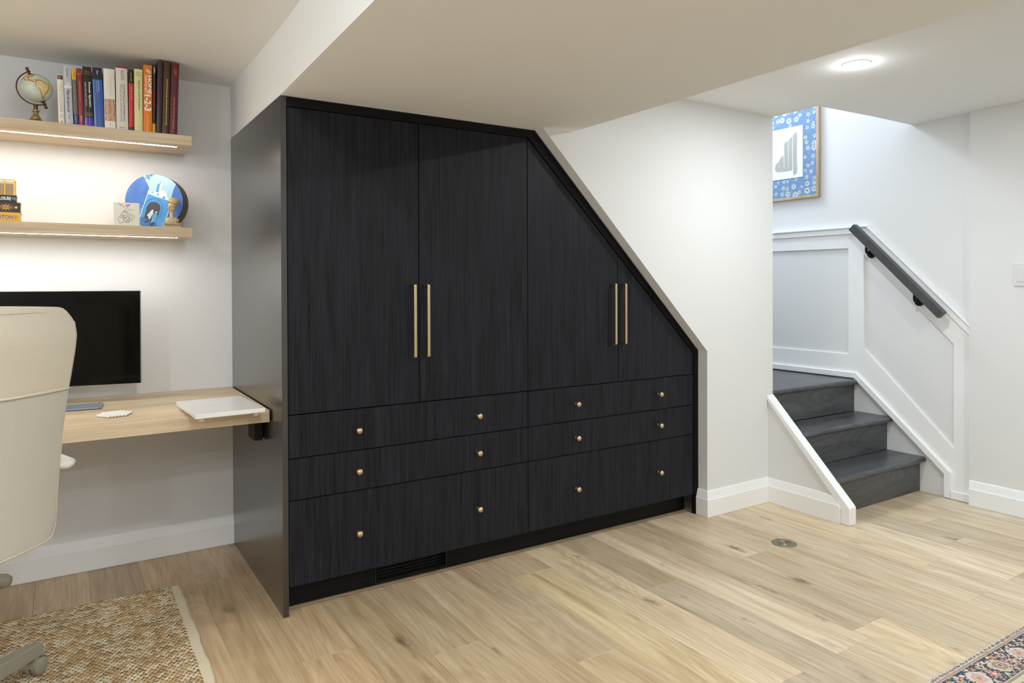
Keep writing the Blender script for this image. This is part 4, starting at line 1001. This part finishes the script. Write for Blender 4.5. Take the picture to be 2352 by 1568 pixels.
wo = wv_.build('woven_strands', loopm, jr, smooth=True); wo['kind'] = 'stuff'
wp = MB()
xk = JX1-.075
while xk > -1.3:
    wp.tube([(xk+.0015*math.sin(i*2.1), JY1-.003-(JY1+.75)*i/40, .0108) for i in range(41)], .0017, 5); xk -= .105+.02*math.sin(xk*31)
wp.build('warp_threads', loopm[3], jr, smooth=True)

# patterned rug in the near corner -----------------------------------------
pr = thing('patterned_rug', 'traditional navy, ivory and pink patterned rug at the lower right corner', 'rug', (2.2, -2.6, 0))
PX0, PX1, PY0, PY1 = .60, 3.3, -3.9, -1.512
MB().box(PX0, PX1, PY0, PY1, .0006, .007).build('backing', plain('rug_edge_wool', srgb(206, 194, 172), .95, bump=.8, bscale=600), pr, bevel=.002)
RC = dict(navy=plain('wool_navy', srgb(58, 78, 92), .95, var=.18, vscale=120, bump=.8, bscale=700), ivory=plain('wool_ivory', srgb(214, 204, 192), .95, var=.07, vscale=140, bump=.8, bscale=700),
          pink=plain('wool_pink', srgb(206, 172, 158), .95, var=.1, vscale=140, bump=.8, bscale=700), taupe=plain('wool_taupe', srgb(160, 146, 124), .95, var=.15, vscale=140, bump=.8, bscale=700),
          coral=plain('wool_coral', srgb(198, 140, 116), .95, var=.12, vscale=140, bump=.8, bscale=700), dark=plain('wool_dark', srgb(88, 90, 90), .95, bump=.8, bscale=700), sand=plain('wool_sand', srgb(206, 190, 164), .95, var=.1, vscale=140, bump=.8, bscale=700))
PM = list(RC.values()); PI_ = {k: i for i, k in enumerate(RC)}
pat = MB(); pz = [.0071]
def flatpoly(pts, c, dzl=.00012):
    pat.cm = PI_[c]; i0 = len(pat.v); z = pz[0]+(len(pat.f) % 97)*.0000012
    pat.v += [(x, y, z) for x, y in pts]; pat.f.append(tuple(range(i0, i0+len(pts)))); pat.m.append(pat.cm)
def yband(a, b, c): flatpoly([(PX0+.004, PY1-b), (PX1-.004, PY1-b), (PX1-.004, PY1-a), (PX0+.004, PY1-a)], c)
yband(.004, .018, 'ivory'); yband(.018, .0205, 'pink'); yband(.0205, .0255, 'taupe'); yband(.0255, .029, 'pink'); yband(.029, .133, 'navy'); yband(.133, .136, 'ivory'); yband(.136, .146, 'taupe'); yband(.146, .149, 'ivory')
yband(.149, .190, 'sand'); yband(.190, .196, 'pink'); yband(.196, 1.6, 'navy')
def flower(x, y, r, n, c1, c2, c3, a0=0):
    pz[0] = .0074; pts = []
    for k in range(n*4):
        a = a0+2*PI*k/(n*4); rr = r*(.72+.28*math.cos(n*(a-a0))); pts.append((x+rr*math.cos(a), y+rr*math.sin(a)))
    i0 = len(pat.v); pat.cm = PI_[c1]; pat.v.append((x, y, pz[0])); pat.v += [(a, b, pz[0]) for a, b in pts]
    for k in range(len(pts)): pat.f.append((i0, i0+1+k, i0+1+(k+1) % len(pts))); pat.m.append(pat.cm)
    for (f, c, z) in ((.55, c2, .0076), (.28, c3, .0078)):
        pz[0] = z; flatpoly([(x+r*f*math.cos(2*PI*k/10), y+r*f*math.sin(2*PI*k/10)) for k in range(10)], c)
def leaf(x, y, l, w, a, c1, c2=None):
    for (s_, c, z) in ((1, c1, .0073), (.62, c2, .0075)):
        if c is None: continue
        pz[0] = z; ca, sa = math.cos(a), math.sin(a)
        flatpoly([(x+(u*ca-v*sa)*s_, y+(u*sa+v*ca)*s_) for u, v in ((l, 0), (l*.45, w*.8), (0, w), (-l*.45, w*.8), (-l, 0), (-l*.45, -w*.8), (0, -w), (l*.45, -w*.8))], c)
r5 = random.Random(5); x = PX0+.02; i = 0
while x < PX1:
    pz[0] = .0073
    leaf(x, PY1-.011, .0085, .0022, .7 if i % 2 else -.7, 'dark'); leaf(x+.012, PY1-.0115, .005, .0016, -.5, 'taupe')
    if i % 3 == 0: leaf(x+.02, PY1-.010, .004, .003, .2, 'taupe')
    x += .026; i += 1
x = PX0+.03; i = 0
PCY = PY1-.081
while x < PX1-.03:
    k = i % 4
    if k == 0:
        leaf(x, PCY, .047, .037, .35, 'ivory', 'pink'); leaf(x, PCY, .018, .012, .35, 'sand', 'coral')
    elif k == 2:
        leaf(x, PCY, .047, .037, -.35, 'sand', 'taupe'); flower(x, PCY, .020, 6, 'ivory', 'pink', 'dark')
    else:
        flower(x, PCY-.014, .024, 7, 'pink', 'coral', 'ivory', .3); flower(x+.004, PCY+.027, .019, 6, 'sand', 'pink', 'dark')
    for (ox, oy, l, a, c) in ((.036, .038, .015, .6, 'coral'), (.030, -.038, .014, -.8, 'pink'), (-.032, .036, .013, -.5, 'ivory'), (.040, .004, .011, 1.3, 'pink'), (-.036, -.034, .013, .7, 'sand'), (.012, .044, .009, .1, 'ivory'), (-.010, -.045, .009, -.1, 'coral')):
        leaf(x+ox+r5.uniform(-.004, .004), PCY+oy+r5.uniform(-.003, .003), l, .0055, a, c)
    x += .068; i += 1
for q in range(3800):      # small knotted details between the motifs
    x = r5.uniform(1.4, PX1-.02); y = PY1-r5.uniform(.031, .131); leaf(x, y, r5.uniform(.003, .008), r5.uniform(.0012, .0028), r5.uniform(0, PI), r5.choice(('pink', 'ivory', 'navy', 'navy', 'coral', 'sand', 'dark', 'navy')))
for q in range(900):
    x = r5.uniform(1.4, PX1-.02); y = PY1-r5.uniform(.006, .017); leaf(x, y, r5.uniform(.002, .005), r5.uniform(.0008, .0014), r5.uniform(0, PI), r5.choice(('taupe', 'dark', 'navy', 'pink')))
x = PX0+.04; i = 0
while x < PX1-.03:
    flower(x, PY1-.170, .013, 5, 'coral', 'ivory', 'navy'); leaf(x+.03, PY1-.170, .014, .005, .6*(-1)**i, 'navy', 'pink'); x += .06; i += 1
for q in range(420):
    x = r5.uniform(PX0+.05, PX1-.05); y = r5.uniform(PY1-1.3, PY1-.24)
    if r5.random() < .5: flower(x, y, r5.uniform(.015, .03), r5.choice((5, 6, 8)), *r5.sample(('pink', 'ivory', 'coral', 'sand'), 2), 'dark')
    else: leaf(x, y, .03, .012, r5.uniform(0, PI), *r5.sample(('ivory', 'pink', 'sand', 'taupe'), 2))
po = pat.build('wool_pattern', PM, pr); po['kind'] = 'stuff'

# =================================================================== REST
# floor cap
fc = thing('floor_cap', 'round grooved bronze floor cap set flush in the oak floor', 'floor outlet', (2.207, -.531, 0))
prof = [(0, .0018), (.0035, .0018)]
r = .0035
for i in range(6): prof += [(r+.001, .0006), (r+.0025, .0006), (r+.0035, .0022), (r+.0048, .0022)]; r += .0058
prof += [(.041, .0022), (.054, .0024), (.0565, .0018), (.058, .0002)]
MB().lathe(prof, (2.207, -.531, 0), 48).build('cap', plain('aged_nickel', srgb(138, 132, 112), .42, .55, var=.12, vscale=80), fc, smooth=True, autos=35)
for a in (70, 190, 310): MB().lathe([(0, 0), (.0035, 0), (.0035, .0004), (0, .0004)], (2.207+.047*math.cos(math.radians(a)), -.531+.047*math.sin(math.radians(a)), .0024), 12).build('screw', plain('dark_screw', srgb(70, 62, 46), .5, .5), fc)
# light switch
sw = thing('light_switch', 'white rectangular dimmer switch plate on the right pier', 'switch', (XP, -0.977, 1.279))
MB().box(XP-.007, XP-.0003, -1.019, -0.937, 1.219, 1.339).build('plate', M['plastic'], sw, bevel=.002)
MB().box(XP-.0105, XP-.0072, -0.999, -0.957, 1.243, 1.316).build('rocker', M['plastic'], sw, bevel=.001)
MB().lathe([(0, 0), (.0025, 0), (.002, .0015), (0, .0018)], (XP-.0105, -0.9595, 1.262), 12, (-1, 0, 0)).build('indicator', ink(250, 250, 250), sw)

# framed calligraphy on the stairwell wall
fy0, fy1, fz0, fz1 = .222, .985, 1.820, 2.475
pf = thing('framed_calligraphy', 'pale wood framed grey Arabic calligraphy with blue floral mat in the stairwell', 'picture', (XR, (fy0+fy1)/2, fz0))
fo = [(fy0, fz0), (fy1, fz0), (fy1, fz1), (fy0, fz1)]; fb = .018; fi = [(fy0+fb, fz0+fb), (fy1-fb, fz0+fb), (fy1-fb, fz1-fb), (fy0+fb, fz1-fb)]
MB().prism([fo, fi], 'X', XR-.026, XR-.001).build('frame', wood('frame_wood', srgb(176, 146, 108), srgb(214, 188, 150), axis=2, fine=90, along=8, rough=.4), pf, bevel=.002)
fm, nt2, p2 = newmat('blue_floral_mat'); N = nt2.nodes; L = nt2.links
tc2 = N.new('ShaderNodeTexCoord'); v1 = N.new('ShaderNodeTexVoronoi'); v1.inputs['Scale'].default_value = 26
ns = N.new('ShaderNodeTexNoise'); ns.inputs['Scale'].default_value = 60; ns.inputs['Detail'].default_value = 3
vmA = N.new('ShaderNodeVectorMath'); vmA.operation = 'MULTIPLY_ADD'; vmA.inputs[1].default_value = (.012, .012, .012)
L.new(tc2.outputs['Object'], ns.inputs['Vector']); L.new(ns.outputs['Color'], vmA.inputs[0]); L.new(tc2.outputs['Object'], vmA.inputs[2])
rb = N.new('ShaderNodeValToRGB'); rb.color_ramp.elements[0].color = srgb(92, 128, 178); rb.color_ramp.elements[1].color = srgb(128, 162, 200); L.new(ns.outputs['Fac'], rb.inputs[0])
L.new(rb.outputs[0], p2.inputs['Base Color']); p2.inputs['Roughness'].default_value = .6
MB().box(XR-.020, XR-.004, fy0+fb, fy1-fb, fz0+fb, fz1-fb).build('floral_mat', fm, pf)
# flowers of the mat: flat print
r6 = random.Random(8); fl = MB(); IV = srgb(206, 214, 212)
py0, py1, pz0, pz1 = .343, .862, 1.970, 2.325
def fpt(y, z, k): return (XR-.0202-k*.00025, y, z)
cells = []
yy = fy0+.045
while yy < fy1-.03:
    zz = fz0+.045
    while zz < fz1-.03:
        cells.append((yy+r6.uniform(-.014, .014), zz+r6.uniform(-.014, .014))); zz += .047
    yy += .047
for (cy_, cz_) in cells:
    if py0-.012 < cy_ < py1+.012 and pz0-.012 < cz_ < pz1+.012: continue
    R = r6.uniform(.014, .025); n = r6.choice((7, 9, 10)); a0 = r6.random()*6; R *= 1.0 if min(abs(cy_-py0), abs(cy_-py1), abs(cz_-pz0), abs(cz_-pz1)) > .02 else .62
    fl.cm = 0
    for k in range(n):
        a = a0+2*PI*k/n; c_, s_ = math.cos(a), math.sin(a); w = R*.24; i0 = len(fl.v)
        fl.v += [fpt(cy_+c_*R*.25-s_*w*.5, cz_+s_*R*.25+c_*w*.5, 1), fpt(cy_+c_*R*.25+s_*w*.5, cz_+s_*R*.25-c_*w*.5, 1), fpt(cy_+c_*R*.75+s_*w, cz_+s_*R*.75-c_*w, 1), fpt(cy_+c_*R, cz_+s_*R, 1), fpt(cy_+c_*R*.75-s_*w, cz_+s_*R*.75+c_*w, 1)]
        fl.f.append((i0, i0+1, i0+2, i0+3, i0+4)); fl.m.append(0)
    for k in range(7):      # small leaves and dots along curling stems
        a = a0+k*1.1; rr = R*1.15+.003*k; s = r6.uniform(.002, .0042); yq, zq = cy_+rr*math.cos(a), cz_+rr*math.sin(a)
        if fy0+fb+.004 < yq < fy1-fb-.004 and fz0+fb+.004 < zq < fz1-fb-.004 and not (py0-.006 < yq < py1+.006 and pz0-.006 < zq < pz1+.006):
            i0 = len(fl.v); fl.v += [fpt(yq+s*1.6*math.cos(a), zq+s*1.6*math.sin(a), 2), fpt(yq-s*.6*math.sin(a), zq+s*.6*math.cos(a), 2), fpt(yq-s*1.6*math.cos(a), zq-s*1.6*math.sin(a), 2), fpt(yq+s*.6*math.sin(a), zq-s*.6*math.cos(a), 2)]
            fl.f.append((i0, i0+1, i0+2, i0+3)); fl.m.append(1)
fo_ = fl.build('floral_print', [ink(208, 214, 208), ink(184, 204, 222)], pf); fo_['kind'] = 'stuff'
MB().box(XR-.0222, XR-.0202, py0, py1, pz0, pz1).build('paper', plain('white_paper', srgb(238, 238, 236), .7), pf)
ALIF = [(0.395, 2.285), (0.389, 2.266), (0.388, 2.226), (0.39, 2.076), (0.384, 2.027), (0.39, 2.001), (0.412, 1.984), (0.418, 2.01), (0.419, 2.081), (0.42, 2.267), (0.408, 2.278)]
L2 = [(0.426, 2.26), (0.425, 2.033), (0.431, 2.022), (0.547, 2.026), (0.563, 2.038), (0.568, 2.057), (0.561, 2.079), (0.547, 2.093), (0.532, 2.1), (0.526, 2.115), (0.503, 2.138), (0.497, 2.133), (0.495, 2.054), (0.49, 2.053), (0.491, 2.217), (0.479, 2.229), (0.461, 2.235), (0.459, 2.049), (0.455, 2.048), (0.455, 2.24)]
HOLE = [(0.535, 2.066), (0.53, 2.072), (0.525, 2.066), (0.53, 2.059)]; MK = [(0.482, 2.258), (0.474, 2.261), (0.466, 2.258), (0.454, 2.27), (0.461, 2.261), (0.477, 2.255)]
cl = MB().prism([ALIF], 'X', XR-.0228, XR-.0224).prism([L2, HOLE], 'X', XR-.0228, XR-.0224).prism([MK], 'X', XR-.0228, XR-.0224)
cl.build('calligraphy', ink(178, 178, 172), pf)
